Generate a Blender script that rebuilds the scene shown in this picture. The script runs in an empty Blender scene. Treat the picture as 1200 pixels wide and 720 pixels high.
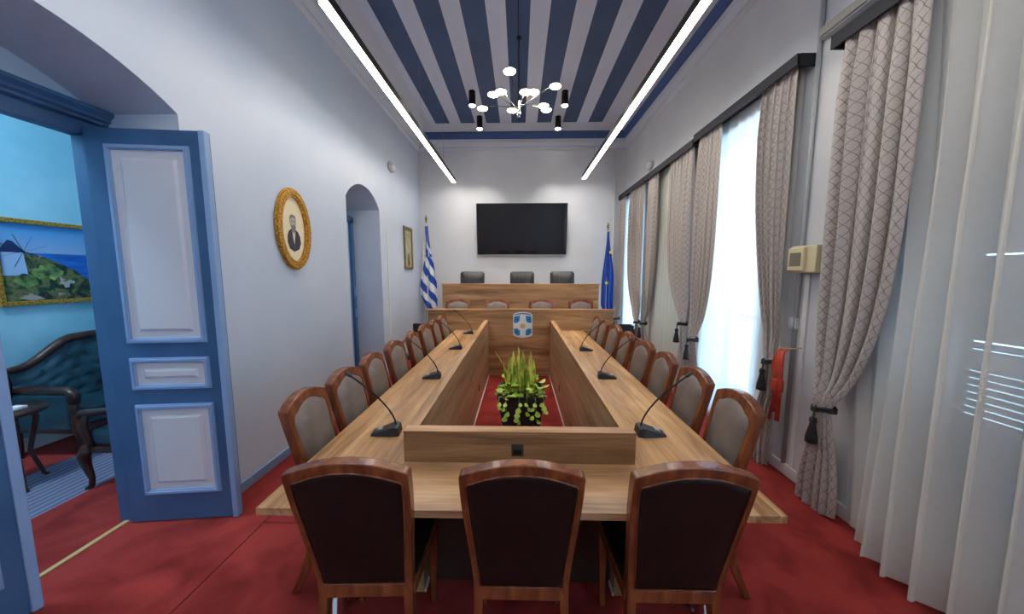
import bpy, bmesh, math, random
from mathutils import Vector, Matrix
random.seed(7)
PI = math.pi
SC = bpy.context.scene
COL = SC.collection

# ------------------------------------------------------------------ camera, world, exposure
cam_data = bpy.data.cameras.new('camera'); cam = bpy.data.objects.new('camera', cam_data); COL.objects.link(cam)
cam_data.sensor_width = 36.0; cam_data.lens = 36.0 * 388.0 / 1200.0
cam_data.clip_start = 0.05; cam_data.clip_end = 200
cam.location = (0, 0, 1.65)
cam.rotation_euler = (math.radians(90 - 5.9), 0, math.radians(1.25))
SC.camera = cam
w = bpy.data.worlds.new('world'); SC.world = w; w.use_nodes = True
bg = w.node_tree.nodes['Background']
bg.inputs[0].default_value = (0.50, 0.74, 1.0, 1); bg.inputs[1].default_value = 6.0
SC.view_settings.view_transform = 'Standard'; SC.view_settings.look = 'None'
SC.view_settings.gamma = 1; SC.view_settings.use_curve_mapping = False
SC.view_settings.exposure = 0.78
LED_POWER = 19.0
DISC_POWER = 26.0

# daylight portals just inside the glass of the unshuttered windows
OPEN_WINDOWS = [(3.05, 3.98), (6.0, 6.95), (-2.2, -0.9)]
WIN_Z = (0.14, 3.10)
for y0, y1 in OPEN_WINDOWS:
    ld = bpy.data.lights.new('daylight_portal', 'AREA'); ld.shape = 'RECTANGLE'
    ld.size = WIN_Z[1] - WIN_Z[0]; ld.size_y = y1 - y0
    ld.cycles.is_portal = True
    lo = bpy.data.objects.new('daylight_portal', ld); COL.objects.link(lo)
    lo.location = (2.62, (y0 + y1) / 2, sum(WIN_Z) / 2); lo.rotation_euler = (0, PI / 2, 0)

# ------------------------------------------------------------------ materials
def lin(c):
    return tuple(((v / 255) / 12.92 if v / 255 <= 0.04045 else ((v / 255 + 0.055) / 1.055) ** 2.4) for v in c) + (1,)

def mat(name, rgb, rough=0.5, metal=0.0, spec=0.5, **kw):
    m = bpy.data.materials.new(name); m.use_nodes = True
    b = m.node_tree.nodes['Principled BSDF']
    b.inputs['Base Color'].default_value = lin(rgb); b.inputs['Roughness'].default_value = rough
    b.inputs['Metallic'].default_value = metal; b.inputs['Specular IOR Level'].default_value = spec
    for k, v in kw.items(): b.inputs[k.replace('_', ' ')].default_value = v
    return m

def N(m, t, **kw):
    n = m.node_tree.nodes.new(t)
    for k, v in kw.items(): setattr(n, k, v)
    return n
def L(m, a, b): m.node_tree.links.new(a, b)

def emis(name, rgb, s):
    m = bpy.data.materials.new(name); m.use_nodes = True
    b = m.node_tree.nodes['Principled BSDF']
    b.inputs['Base Color'].default_value = lin(rgb)
    b.inputs['Emission Color'].default_value = lin(rgb); b.inputs['Emission Strength'].default_value = s
    return m

def noisy(m, c1, c2, scale=(1, 1, 1), nscale=5, lo=0.35, hi=0.65, detail=4, bump=0.0, coord='Object', dist=0.0):
    """two-colour noise on the base colour, optional bump"""
    b = m.node_tree.nodes['Principled BSDF']
    tc = N(m, 'ShaderNodeTexCoord'); mp = N(m, 'ShaderNodeMapping'); mp.inputs['Scale'].default_value = scale
    L(m, tc.outputs[coord], mp.inputs[0])
    nz = N(m, 'ShaderNodeTexNoise'); nz.inputs['Scale'].default_value = nscale; nz.inputs['Detail'].default_value = detail
    nz.inputs['Distortion'].default_value = dist
    L(m, mp.outputs[0], nz.inputs['Vector'])
    cr = N(m, 'ShaderNodeValToRGB'); cr.color_ramp.elements[0].position = lo; cr.color_ramp.elements[1].position = hi
    cr.color_ramp.elements[0].color = lin(c1); cr.color_ramp.elements[1].color = lin(c2)
    L(m, nz.outputs[0], cr.inputs[0]); L(m, cr.outputs[0], b.inputs['Base Color'])
    if bump:
        bp = N(m, 'ShaderNodeBump'); bp.inputs['Strength'].default_value = bump; bp.inputs['Distance'].default_value = 0.01
        L(m, nz.outputs[0], bp.inputs['Height']); L(m, bp.outputs[0], b.inputs['Normal'])
    return m

def laminate(name, axis, rough=0.32, tint=(1, 1, 1), offs=(0, 0, 0), plank=0.16):
    """oak / walnut laminate: streaks along `axis`, board strips across it"""
    m = bpy.data.materials.new(name); m.use_nodes = True
    b = m.node_tree.nodes['Principled BSDF']; b.inputs['Roughness'].default_value = rough
    tc = N(m, 'ShaderNodeTexCoord'); mp = N(m, 'ShaderNodeMapping')
    sc = [9.0, 9.0, 9.0]; sc[axis] = 0.75
    mp.inputs['Scale'].default_value = sc; mp.inputs['Location'].default_value = offs
    L(m, tc.outputs['Object'], mp.inputs[0])
    n1 = N(m, 'ShaderNodeTexNoise'); n1.inputs['Scale'].default_value = 1.0; n1.inputs['Detail'].default_value = 6
    n1.inputs['Roughness'].default_value = 0.62; n1.inputs['Distortion'].default_value = 0.6
    L(m, mp.outputs[0], n1.inputs['Vector'])
    mp2 = N(m, 'ShaderNodeMapping'); s2 = [90.0, 90.0, 90.0]; s2[axis] = 3.0; mp2.inputs['Scale'].default_value = s2
    L(m, tc.outputs['Object'], mp2.inputs[0])
    n2 = N(m, 'ShaderNodeTexNoise'); n2.inputs['Scale'].default_value = 1.0; n2.inputs['Detail'].default_value = 3
    L(m, mp2.outputs[0], n2.inputs['Vector'])
    cr = N(m, 'ShaderNodeValToRGB'); e = cr.color_ramp.elements
    t = lambda c: lin(tuple(min(255, c[i] * tint[i]) for i in range(3)))
    e[0].position = 0.34; e[0].color = t((128, 96, 68)); e[1].position = 0.66; e[1].color = t((208, 174, 134))
    k = e.new(0.44); k.color = t((166, 130, 94)); k = e.new(0.56); k.color = t((190, 153, 114))
    L(m, n1.outputs[0], cr.inputs[0])
    mx = N(m, 'ShaderNodeMix', data_type='RGBA', blend_type='MULTIPLY'); mx.inputs['Factor'].default_value = 0.5
    L(m, cr.outputs[0], mx.inputs['A'])
    c2 = N(m, 'ShaderNodeValToRGB'); c2.color_ramp.elements[0].position = 0.35; c2.color_ramp.elements[1].position = 0.6
    c2.color_ramp.elements[0].color = (0.72, 0.68, 0.64, 1); c2.color_ramp.elements[1].color = (1, 1, 1, 1)
    L(m, n2.outputs[0], c2.inputs[0]); L(m, c2.outputs[0], mx.inputs['B'])
    L(m, mx.outputs['Result'], b.inputs['Base Color'])
    return m

M = {}
M['wall'] = noisy(mat('wall_paint', (206, 209, 214), 0.45), (202, 205, 211), (210, 213, 218), nscale=1.5)
M['wall_left'] = noisy(mat('left_wall_daylight_tint', (194, 205, 222), 0.45), (190, 202, 220), (199, 208, 224), nscale=1.5)  # blue tint of the window daylight put into the left wall colour
M['cornice'] = mat('cornice_paint', (206, 210, 220), 0.5)
M['ceil_blue'] = mat('ceiling_blue_paint', (62, 84, 122), 0.5)
M['band_blue'] = mat('band_blue_paint', (58, 88, 142), 0.5)
M['teal'] = noisy(mat('teal_paint', (140, 198, 216), 0.6), (128, 192, 212), (158, 208, 224), nscale=2)
M['door_blue'] = noisy(mat('door_blue_paint', (62, 100, 142), 0.35), (56, 94, 136), (68, 106, 148), nscale=3)
M['door_trim'] = mat('door_light_blue_paint', (136, 166, 208), 0.35)
M['door_white'] = mat('door_panel_white_paint', (208, 208, 216), 0.4)
M['white_paint'] = mat('white_gloss_paint', (222, 224, 226), 0.3)
M['white_plastic'] = mat('white_plastic', (225, 226, 226), 0.4)
M['beige_plastic'] = mat('beige_plastic', (214, 204, 168), 0.4)
M['grey_plastic'] = mat('grey_plastic', (172, 177, 180), 0.4)
M['smoke_plastic'] = mat('smoked_plastic', (120, 116, 98), 0.15)
M['anthracite'] = mat('anthracite_paint', (40, 43, 52), 0.6, spec=0.25)
M['black_metal'] = mat('black_metal', (24, 25, 28), 0.35, 0.6)
M['black_plastic'] = mat('black_plastic', (38, 41, 46), 0.38)
M['chrome'] = mat('chrome', (215, 218, 222), 0.12, 1.0)
M['brass'] = mat('brass', (222, 190, 130), 0.4, 0.3)
M['gold'] = noisy(mat('gilt', (190, 140, 50), 0.35, 0.55), (150, 98, 28), (224, 172, 72), nscale=60, bump=0.4)
M['old_gold'] = noisy(mat('antique_gilt', (130, 112, 66), 0.45, 0.4), (100, 84, 46), (160, 140, 90), nscale=50, bump=0.3)
M['cream_paper'] = mat('cream_paper', (232, 218, 184), 0.7)
M['lamY'] = laminate('laminate_along_table', 1, 0.2, (1.10, 1.08, 1.04))
M['lamX'] = laminate('laminate_across_table', 0, 0.30, (1.04, 1.02, 1.0), (3, 1, 2))
M['lamP'] = laminate('laminate_desk_panel', 0, 0.40, (1.0, .98, .96), (1, 5, 7))
M['lamB'] = laminate('laminate_barrier', 1, 0.38, (.92, .92, .93), (5, 2, 3))
M['lamBX'] = laminate('laminate_front_barrier', 0, 0.36, (.86, .83, .80), (8, 2, 3))
M['lam_edge'] = laminate('laminate_edge_band', 0, 0.35, (1.12, 1.10, 1.08), (2, 2, 9))
M['shaded_lam'] = mat('shade_darkened_laminate', (58, 44, 36), 0.5)  # shade under the table put into the modesty panel's colour
M['chair_wood'] = noisy(mat('walnut_lacquer', (112, 60, 36), 0.24, spec=.6), (98, 50, 28), (138, 78, 46), (3, 3, .6), nscale=7, detail=4)
M['leather_dark'] = noisy(mat('dark_brown_leather', (24, 20, 18), 0.42, spec=0.3), (18, 15, 14), (27, 22, 20), nscale=4)
M['leather_taupe'] = noisy(mat('taupe_leather', (122, 111, 106), 0.3), (108, 97, 92), (132, 121, 115), nscale=6)
M['leather_black'] = noisy(mat('black_leather', (40, 42, 46), 0.32), (32, 34, 38), (50, 52, 57), nscale=5)
M['leather_teal'] = noisy(mat('dark_teal_leather', (28, 58, 72), 0.3), (18, 42, 54), (36, 72, 88), nscale=6)
M['sofa_wood'] = noisy(mat('dark_carved_wood', (52, 30, 24), 0.35), (38, 22, 18), (70, 42, 32), nscale=10)
M['glass'] = mat('window_glass', (235, 245, 250), 0.02, Transmission_Weight=1.0, IOR=1.0)
M['rope'] = noisy(mat('dark_rope', (38, 38, 44), 0.8), (26, 26, 30), (52, 52, 60), nscale=90, bump=0.5)
M['red_cloth'] = noisy(mat('red_cloth', (176, 50, 38), 0.7), (150, 36, 28), (200, 70, 52), nscale=12)
M['planter'] = mat('anthracite_planter', (52, 54, 62), 0.4)
M['soil'] = noisy(mat('soil', (50, 36, 26), 0.9), (34, 24, 18), (70, 52, 38), nscale=40, bump=0.6)
M['screen'] = mat('tv_screen', (18, 14, 14), 0.07, spec=0.6)
M['shutter'] = mat('teal_grey_shutter_paint', (96, 128, 138), 0.5)
M['shutter'].node_tree.nodes.new('ShaderNodeBsdfTranslucent').inputs[0].default_value = lin((84, 150, 170))
def _mixsh(m, f):
    nt = m.node_tree; mx = nt.nodes.new('ShaderNodeMixShader'); mx.inputs[0].default_value = f
    nt.links.new(nt.nodes['Principled BSDF'].outputs[0], mx.inputs[1]); nt.links.new(nt.nodes['Translucent BSDF'].outputs[0], mx.inputs[2])
    nt.links.new(mx.outputs[0], nt.nodes['Material Output'].inputs[0])
_mixsh(M['shutter'], 0.22)
M['shutter_glow'] = mat('translucent_cream_shutter', (236, 230, 214), 0.8)  # closed third-window shutter made translucent, added to brighten the sheer before it
M['shutter_glow'].node_tree.nodes.new('ShaderNodeBsdfTranslucent').inputs[0].default_value = lin((240, 228, 200))
_mixsh(M['shutter_glow'], 0.16)
M['exterior'] = mat('exterior_pale_stone', (200, 196, 186), 0.8)
M['navy'] = mat('eu_blue_cloth', (20, 62, 150), 0.7)
M['yellow'] = mat('yellow_cloth', (236, 206, 50), 0.7)
M['flag_blue'] = mat('greek_blue_cloth', (28, 74, 168), 0.7)
M['flag_white'] = mat('white_cloth', (226, 230, 240), 0.7)

# ceiling stripes
def ceiling_material():
    m = bpy.data.materials.new('striped_ceiling_paint'); m.use_nodes = True
    b = m.node_tree.nodes['Principled BSDF']; b.inputs['Roughness'].default_value = 0.5
    tc = N(m, 'ShaderNodeTexCoord'); sp = N(m, 'ShaderNodeSeparateXYZ'); L(m, tc.outputs['Object'], sp.inputs[0])
    def math_(op, a, bb=None, cc=None):
        n = N(m, 'ShaderNodeMath', operation=op)
        for i, v in enumerate((a, bb, cc)):
            if v is None: continue
            if hasattr(v, 'is_linked'): L(m, v, n.inputs[i])
            else: n.inputs[i].default_value = v
        return n.outputs[0]
    x = sp.outputs[0]; y = sp.outputs[1]
    # distance to the nearest stripe centre (pitch .493)
    f = math_('PINGPONG', math_('ADD', x, 0.02 + 0.493 * 10), 0.2465)
    s = math_('LESS_THAN', f, 0.136)
    inx = math_('LESS_THAN', math_('ABSOLUTE', math_('ADD', x, 0.02)), 1.66)
    iny = math_('LESS_THAN', y, 6.88)
    k = math_('MULTIPLY', math_('MULTIPLY', s, inx), iny)
    nz = N(m, 'ShaderNodeTexNoise'); nz.inputs['Scale'].default_value = 2; L(m, tc.outputs['Object'], nz.inputs['Vector'])
    cb = N(m, 'ShaderNodeMix', data_type='RGBA'); L(m, nz.outputs[0], cb.inputs['Factor'])
    cb.inputs['A'].default_value = lin((56, 78, 116)); cb.inputs['B'].default_value = lin((74, 98, 138))
    mx = N(m, 'ShaderNodeMix', data_type='RGBA'); L(m, k, mx.inputs['Factor'])
    mx.inputs['A'].default_value = lin((216, 222, 238)); L(m, cb.outputs['Result'], mx.inputs['B'])
    L(m, mx.outputs['Result'], b.inputs['Base Color'])
    return m
M['ceiling'] = ceiling_material()

# carpet
def carpet_material():
    m = mat('red_carpet', (150, 30, 32), 0.95, spec=0.15)
    b = m.node_tree.nodes['Principled BSDF']
    b.inputs['Sheen Weight'].default_value = 0.4; b.inputs['Sheen Tint'].default_value = lin((255, 120, 110))
    tc = N(m, 'ShaderNodeTexCoord')
    n1 = N(m, 'ShaderNodeTexNoise'); n1.inputs['Scale'].default_value = 3.4; n1.inputs['Detail'].default_value = 6; n1.inputs['Distortion'].default_value = .5
    L(m, tc.outputs['Object'], n1.inputs['Vector'])
    cr = N(m, 'ShaderNodeValToRGB'); e = cr.color_ramp.elements
    e[0].position = 0.32; e[0].color = lin((118, 31, 31)); e[1].position = 0.60; e[1].color = lin((168, 60, 57))
    L(m, n1.outputs[0], cr.inputs[0])
    n2 = N(m, 'ShaderNodeTexNoise'); n2.inputs['Scale'].default_value = 260; L(m, tc.outputs['Object'], n2.inputs['Vector'])
    mx = N(m, 'ShaderNodeMix', data_type='RGBA', blend_type='MULTIPLY'); mx.inputs['Factor'].default_value = 0.35
    L(m, cr.outputs[0], mx.inputs['A']); L(m, n2.outputs[0], mx.inputs['B']); L(m, mx.outputs['Result'], b.inputs['Base Color'])
    bp = N(m, 'ShaderNodeBump'); bp.inputs['Strength'].default_value = 0.5; bp.inputs['Distance'].default_value = 0.006
    L(m, n2.outputs[0], bp.inputs['Height']); L(m, bp.outputs[0], b.inputs['Normal'])
    return m
M['carpet'] = carpet_material()

def parquet_material():
    m = mat('grey_blue_boards', (120, 124, 150), 0.35)
    b = m.node_tree.nodes['Principled BSDF']
    tc = N(m, 'ShaderNodeTexCoord')
    wv = N(m, 'ShaderNodeTexWave', bands_direction='X'); wv.inputs['Scale'].default_value = 5.5; wv.inputs['Distortion'].default_value = 1.5; wv.inputs['Detail'].default_value = 2
    L(m, tc.outputs['Object'], wv.inputs['Vector'])
    cr = N(m, 'ShaderNodeValToRGB'); cr.color_ramp.elements[0].color = lin((84, 86, 112)); cr.color_ramp.elements[1].color = lin((142, 146, 172))
    L(m, wv.outputs[0], cr.inputs[0]); L(m, cr.outputs[0], b.inputs['Base Color'])
    return m
M['boards'] = parquet_material()

# patterned drapes: ogee lattice in cloth (UV) space
def drape_material():
    m = mat('patterned_drape', (170, 160, 156), 0.65)
    b = m.node_tree.nodes['Principled BSDF']; b.inputs['Sheen Weight'].default_value = 0.25
    uv = N(m, 'ShaderNodeUVMap', uv_map='cloth'); sp = N(m, 'ShaderNodeSeparateXYZ'); L(m, uv.outputs[0], sp.inputs[0])
    def mt(op, a, bb=None):
        n = N(m, 'ShaderNodeMath', operation=op)
        for i, v in enumerate((a, bb)):
            if v is None: continue
            if hasattr(v, 'is_linked'): L(m, v, n.inputs[i])
            else: n.inputs[i].default_value = v
        return n.outputs[0]
    u = mt('MULTIPLY', sp.outputs[0], 1 / 0.052); v = mt('MULTIPLY', sp.outputs[1], 1 / 0.074)
    # bow the lattice lines so the cells read as ogees
    bow = mt('MULTIPLY', mt('SINE', mt('MULTIPLY', v, 2 * PI)), 0.07)
    a1 = mt('ADD', mt('ADD', u, v), bow); a2 = mt('SUBTRACT', mt('SUBTRACT', u, v), bow)
    l1 = mt('LESS_THAN', mt('PINGPONG', a1, 0.5), 0.042); l2 = mt('LESS_THAN', mt('PINGPONG', a2, 0.5), 0.042)
    k = mt('MAXIMUM', l1, l2)
    nz = N(m, 'ShaderNodeTexNoise'); nz.inputs['Scale'].default_value = 120; L(m, uv.outputs[0], nz.inputs['Vector'])
    cb = N(m, 'ShaderNodeMix', data_type='RGBA'); L(m, nz.outputs[0], cb.inputs['Factor'])
    cb.inputs['A'].default_value = lin((158, 149, 145)); cb.inputs['B'].default_value = lin((200, 194, 190))
    mx = N(m, 'ShaderNodeMix', data_type='RGBA'); L(m, mt('MULTIPLY', k, 0.7), mx.inputs['Factor'])
    L(m, cb.outputs['Result'], mx.inputs['A']); mx.inputs['B'].default_value = lin((84, 74, 72))
    L(m, mx.outputs['Result'], b.inputs['Base Color'])
    return m
M['drape'] = drape_material()

def sheer_material(name, rgb, clear, transl):
    m = bpy.data.materials.new(name); m.use_nodes = True
    nt = m.node_tree; nt.nodes.remove(nt.nodes['Principled BSDF']); out = nt.nodes['Material Output']
    d = N(m, 'ShaderNodeBsdfDiffuse'); d.inputs[0].default_value = lin(rgb)
    t = N(m, 'ShaderNodeBsdfTranslucent'); t.inputs[0].default_value = lin(rgb)
    tr = N(m, 'ShaderNodeBsdfTransparent')
    m1 = N(m, 'ShaderNodeMixShader'); m1.inputs[0].default_value = transl; L(m, d.outputs[0], m1.inputs[1]); L(m, t.outputs[0], m1.inputs[2])
    m2 = N(m, 'ShaderNodeMixShader'); m2.inputs[0].default_value = clear
    # fine weave makes it a little uneven
    uv = N(m, 'ShaderNodeUVMap', uv_map='cloth'); nz = N(m, 'ShaderNodeTexNoise'); nz.inputs['Scale'].default_value = 30
    L(m, uv.outputs[0], nz.inputs['Vector'])
    mr = N(m, 'ShaderNodeMapRange'); mr.inputs['To Min'].default_value = clear * 0.85; mr.inputs['To Max'].default_value = clear * 1.15
    L(m, nz.outputs[0], mr.inputs['Value']); L(m, mr.outputs[0], m2.inputs[0])
    L(m, m1.outputs[0], m2.inputs[1]); L(m, tr.outputs[0], m2.inputs[2]); L(m, m2.outputs[0], out.inputs[0])
    return m
M['sheer'] = sheer_material('white_voile', (240, 240, 236), 0.19, 0.40)

M['leaf_snake'] = noisy(mat('snake_plant_leaf', (110, 130, 50), 0.4), (92, 128, 44), (238, 234, 112), (14, 14, 2.5), nscale=2.4, lo=0.36, hi=0.54)
M['leaf_lime'] = noisy(mat('lime_leaf', (150, 190, 50), 0.45), (132, 186, 52), (204, 228, 104), nscale=14)
M['led'] = emis('led_diffuser', (255, 248, 238), LED_POWER)
M['disc'] = emis('warm_disc_diffuser', (255, 236, 196), DISC_POWER)
M['lens'] = emis('spot_lens', (255, 250, 240), 25)
M['plate'] = mat('emblem_white_enamel', (235, 240, 244), 0.3)
M['em_blue'] = mat('emblem_sky_blue', (54, 150, 206), 0.3)
M['em_dark'] = mat('emblem_blue', (60, 120, 190), 0.3)
M['em_gold'] = mat('emblem_gold', (222, 200, 140), 0.35)

# ------------------------------------------------------------------ mesh helpers
class MB:
    """collects shapes, links them as ONE mesh object"""
    def __init__(s): s.bm = bmesh.new(); s.uv = None
    def quadset(s, vs, faces, mi=0, smooth=False):
        v = [s.bm.verts.new(p) for p in vs]
        for f in faces:
            try:
                q = s.bm.faces.new([v[i] for i in f]); q.material_index = mi; q.smooth = smooth
            except ValueError: pass
        return s
    def box(s, x0, x1, y0, y1, z0, z1, mi=0, bev=0.0, rot=None, piv=(0, 0, 0)):
        t = bmesh.new()
        bmesh.ops.create_cube(t, size=1)
        for v in t.verts:
            v.co = Vector(((x0 + x1) / 2 + v.co.x * (x1 - x0), (y0 + y1) / 2 + v.co.y * (y1 - y0), (z0 + z1) / 2 + v.co.z * (z1 - z0)))
        if bev: bmesh.ops.bevel(t, geom=list(t.edges), offset=bev, segments=2, affect='EDGES', profile=0.6)
        if rot is not None:
            p = Vector(piv)
            for v in t.verts: v.co = rot @ (v.co - p) + p
        s.merge(t, mi, False); return s
    def merge(s, t, mi=0, smooth=None):
        t.verts.index_update()
        vv = [s.bm.verts.new(v.co) for v in t.verts]
        for f in t.faces:
            try:
                q = s.bm.faces.new([vv[v.index] for v in f.verts]); q.material_index = mi
                q.smooth = f.smooth if smooth is None else smooth
            except ValueError: pass
        t.free()
    def prism(s, poly, axis, a0, a1, mi=0, smooth=False):
        """2D outline (list of 2-tuples) extruded along axis 0/1/2 from a0 to a1"""
        def P(p, a):
            if axis == 0: return (a, p[0], p[1])
            if axis == 1: return (p[0], a, p[1])
            return (p[0], p[1], a)
        n = len(poly)
        v0 = [s.bm.verts.new(P(p, a0)) for p in poly]; v1 = [s.bm.verts.new(P(p, a1)) for p in poly]
        for i in range(n):
            q = s.bm.faces.new((v0[i], v0[(i + 1) % n], v1[(i + 1) % n], v1[i])); q.material_index = mi; q.smooth = smooth
        for vs in (v0[::-1], v1):
            q = s.bm.faces.new(vs); q.material_index = mi
        return s
    def ring(s, outer, inner, axis, a0, a1, mi=0):
        """frame between two closed outlines of equal length"""
        def P(p, a):
            if axis == 0: return (a, p[0], p[1])
            if axis == 1: return (p[0], a, p[1])
            return (p[0], p[1], a)
        n = len(outer); R = [[s.bm.verts.new(P(p, a)) for p in o] for o, a in ((outer, a0), (inner, a0), (inner, a1), (outer, a1))]
        for j in range(4):
            A, B = R[j], R[(j + 1) % 4]
            for i in range(n):
                q = s.bm.faces.new((A[i], A[(i + 1) % n], B[(i + 1) % n], B[i])); q.material_index = mi
        return s
    def tube(s, pts, r, n=8, mi=0, caps=True, smooth=True, flat=1.0):
        pts = [Vector(p) for p in pts]; rs = r if isinstance(r, (list, tuple)) else [r] * len(pts)
        rings = []; up = Vector((0, 0, 1))
        prev = None
        for i, p in enumerate(pts):
            d = (pts[min(i + 1, len(pts) - 1)] - pts[max(i - 1, 0)]).normalized()
            a = d.cross(up) if prev is None else prev - d * prev.dot(d)
            if a.length < 1e-4: a = d.cross(Vector((1, 0, 0)))
            a.normalize(); b = d.cross(a).normalized(); prev = a
            rings.append([s.bm.verts.new(p + (a * math.cos(2 * PI * k / n) + b * math.sin(2 * PI * k / n) * flat) * rs[i]) for k in range(n)])
        for i in range(len(rings) - 1):
            for k in range(n):
                q = s.bm.faces.new((rings[i][k], rings[i][(k + 1) % n], rings[i + 1][(k + 1) % n], rings[i + 1][k])); q.material_index = mi; q.smooth = smooth
        if caps:
            for R in (rings[0][::-1], rings[-1]):
                q = s.bm.faces.new(R); q.material_index = mi
        return s
    def bar(s, pts, w, h, mi=0):
        """square-section bar through points (w along local side, h the other)"""
        pts = [Vector(p) for p in pts]; rings = []
        for i, p in enumerate(pts):
            d = (pts[min(i + 1, len(pts) - 1)] - pts[max(i - 1, 0)]).normalized()
            a = Vector((1, 0, 0)); a = (a - d * a.dot(d)).normalized(); b = d.cross(a)
            ww = w[i] if isinstance(w, (list, tuple)) else w; hh = h[i] if isinstance(h, (list, tuple)) else h
            rings.append([s.bm.verts.new(p + a * sx * ww / 2 + b * sy * hh / 2) for sx, sy in ((-1, -1), (1, -1), (1, 1), (-1, 1))])
        for i in range(len(rings) - 1):
            for k in range(4):
                q = s.bm.faces.new((rings[i][k], rings[i][(k + 1) % 4], rings[i + 1][(k + 1) % 4], rings[i + 1][k])); q.material_index = mi
        for R in (rings[0][::-1], rings[-1]): q = s.bm.faces.new(R); q.material_index = mi
        return s
    def lathe(s, prof, c=(0, 0, 0), n=24, mi=0, smooth=True):
        rings = [[s.bm.verts.new((c[0] + r * math.cos(2 * PI * k / n), c[1] + r * math.sin(2 * PI * k / n), c[2] + z)) for k in range(n)] for r, z in prof]
        for i in range(len(rings) - 1):
            for k in range(n):
                q = s.bm.faces.new((rings[i][k], rings[i][(k + 1) % n], rings[i + 1][(k + 1) % n], rings[i + 1][k])); q.material_index = mi; q.smooth = smooth
        for R in (rings[0][::-1], rings[-1]):
            try: q = s.bm.faces.new(R); q.material_index = mi
            except ValueError: pass
        return s
    def grid(s, f, nu, nv, mi=0, smooth=True, uvf=None):
        """surface f(u,v) -> point; keeps a UV layer 'cloth' when uvf is given"""
        V = [[s.bm.verts.new(f(i / nu, j / nv)) for i in range(nu + 1)] for j in range(nv + 1)]
        if uvf and s.uv is None: s.uv = s.bm.loops.layers.uv.new('cloth')
        for j in range(nv):
            for i in range(nu):
                q = s.bm.faces.new((V[j][i], V[j][i + 1], V[j + 1][i + 1], V[j + 1][i])); q.material_index = mi if not callable(mi) else mi((i + .5) / nu, (j + .5) / nv); q.smooth = smooth
                if uvf:
                    for lp, (a, b) in zip(q.loops, ((i, j), (i + 1, j), (i + 1, j + 1), (i, j + 1))): lp[s.uv].uv = uvf(a / nu, b / nv)
        return s
    def build(s, name, mats, parent=None, bevel=0.0, fix=True, solid=0.0, sub=0):
        if fix: bmesh.ops.recalc_face_normals(s.bm, faces=list(s.bm.faces))
        me = bpy.data.meshes.new(name); s.bm.to_mesh(me); s.bm.free()
        for m in (mats if isinstance(mats, (list, tuple)) else [mats]): me.materials.append(m)
        o = bpy.data.objects.new(name, me); COL.objects.link(o)
        if parent: o.parent = parent
        if solid: md = o.modifiers.new('solid', 'SOLIDIFY'); md.thickness = solid; md.offset = 0
        if bevel:
            md = o.modifiers.new('bevel', 'BEVEL'); md.width = bevel; md.segments = 2; md.limit_method = 'ANGLE'; md.angle_limit = 0.6
        if sub: md = o.modifiers.new('sub', 'SUBSURF'); md.levels = sub; md.render_levels = sub
        return o

def tag(o, label=None, cat=None, group=None, kind=None):
    if label: o['label'] = label
    if cat: o['category'] = cat
    if group: o['group'] = group
    if kind: o['kind'] = kind
    return o
def empty(name, loc=(0, 0, 0), rz=0.0, label=None, cat=None, group=None):
    o = bpy.data.objects.new(name, None); COL.objects.link(o); o.empty_display_size = 0.1
    o.location = loc; o.rotation_euler = (0, 0, rz); return tag(o, label, cat, group)
def struct(name, mb, mats, parent=None, **kw):
    o = mb.build(name, mats, parent, **kw)
    if parent is None: o['kind'] = 'structure'
    return o
KIDS = {}
def copy_tree(o, parent=None):
    c = o.copy(); COL.objects.link(c)
    if parent: c.parent = parent
    for ch in [x for x in list(COL.objects) if x.parent == o]: copy_tree(ch, c)
    return c
def rrect(x0, x1, z0, z1, r, n=5):
    P = []
    for cx, cz, a in ((x1 - r, z1 - r, 0), (x0 + r, z1 - r, 90), (x0 + r, z0 + r, 180), (x1 - r, z0 + r, 270)):
        for k in range(n + 1):
            t = math.radians(a + 90 * k / n); P.append((cx + r * math.cos(t), cz + r * math.sin(t)))
    return P
def arc_pts(y0, y1, zs, za, n=20):
    """segmental arch from (y0,zs) over apex za to (y1,zs)"""
    hw = (y1 - y0) / 2; rise = za - zs; R = (hw * hw + rise * rise) / (2 * rise); cy = (y0 + y1) / 2; cz = za - R
    a = math.asin(hw / R)
    return [(cy + R * math.sin(-a + 2 * a * k / n), cz + R * math.cos(-a + 2 * a * k / n)) for k in range(n + 1)]
def smooth01(t): t = max(0, min(1, t)); return t * t * (3 - 2 * t)

# ------------------------------------------------------------------ room shell
XL, XR, YB, YF, ZC = -2.10, 2.20, 7.10, -2.80, 4.55
A1 = (0.62, 2.10, 2.62, 2.83); A2 = (4.07, 5.04, 2.58, 2.82)
struct('floor', MB().box(-2.62, 2.62, YF - .3, YB + .1, -0.12, 0.0), M['carpet'])
# seams of the carpet rolls
struct('trim_carpet_seam', MB().box(-1.695, -1.688, 1.0, 2.6, 0.0, 0.003).box(-1.695, -0.9, 2.0, 2.005, 0.0, 0.002), mat('carpet_seam', (92, 16, 18), 0.95))
c = MB()
c.box(-1.83, 1.86, YF, 6.95, ZC, ZC + .1)
struct('ceiling', c, M['ceiling'])
struct('trim_ceiling_seam', MB().box(-.022, -.012, YF, 6.88, ZC - .004, ZC - .0005), M['anthracite'])
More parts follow.
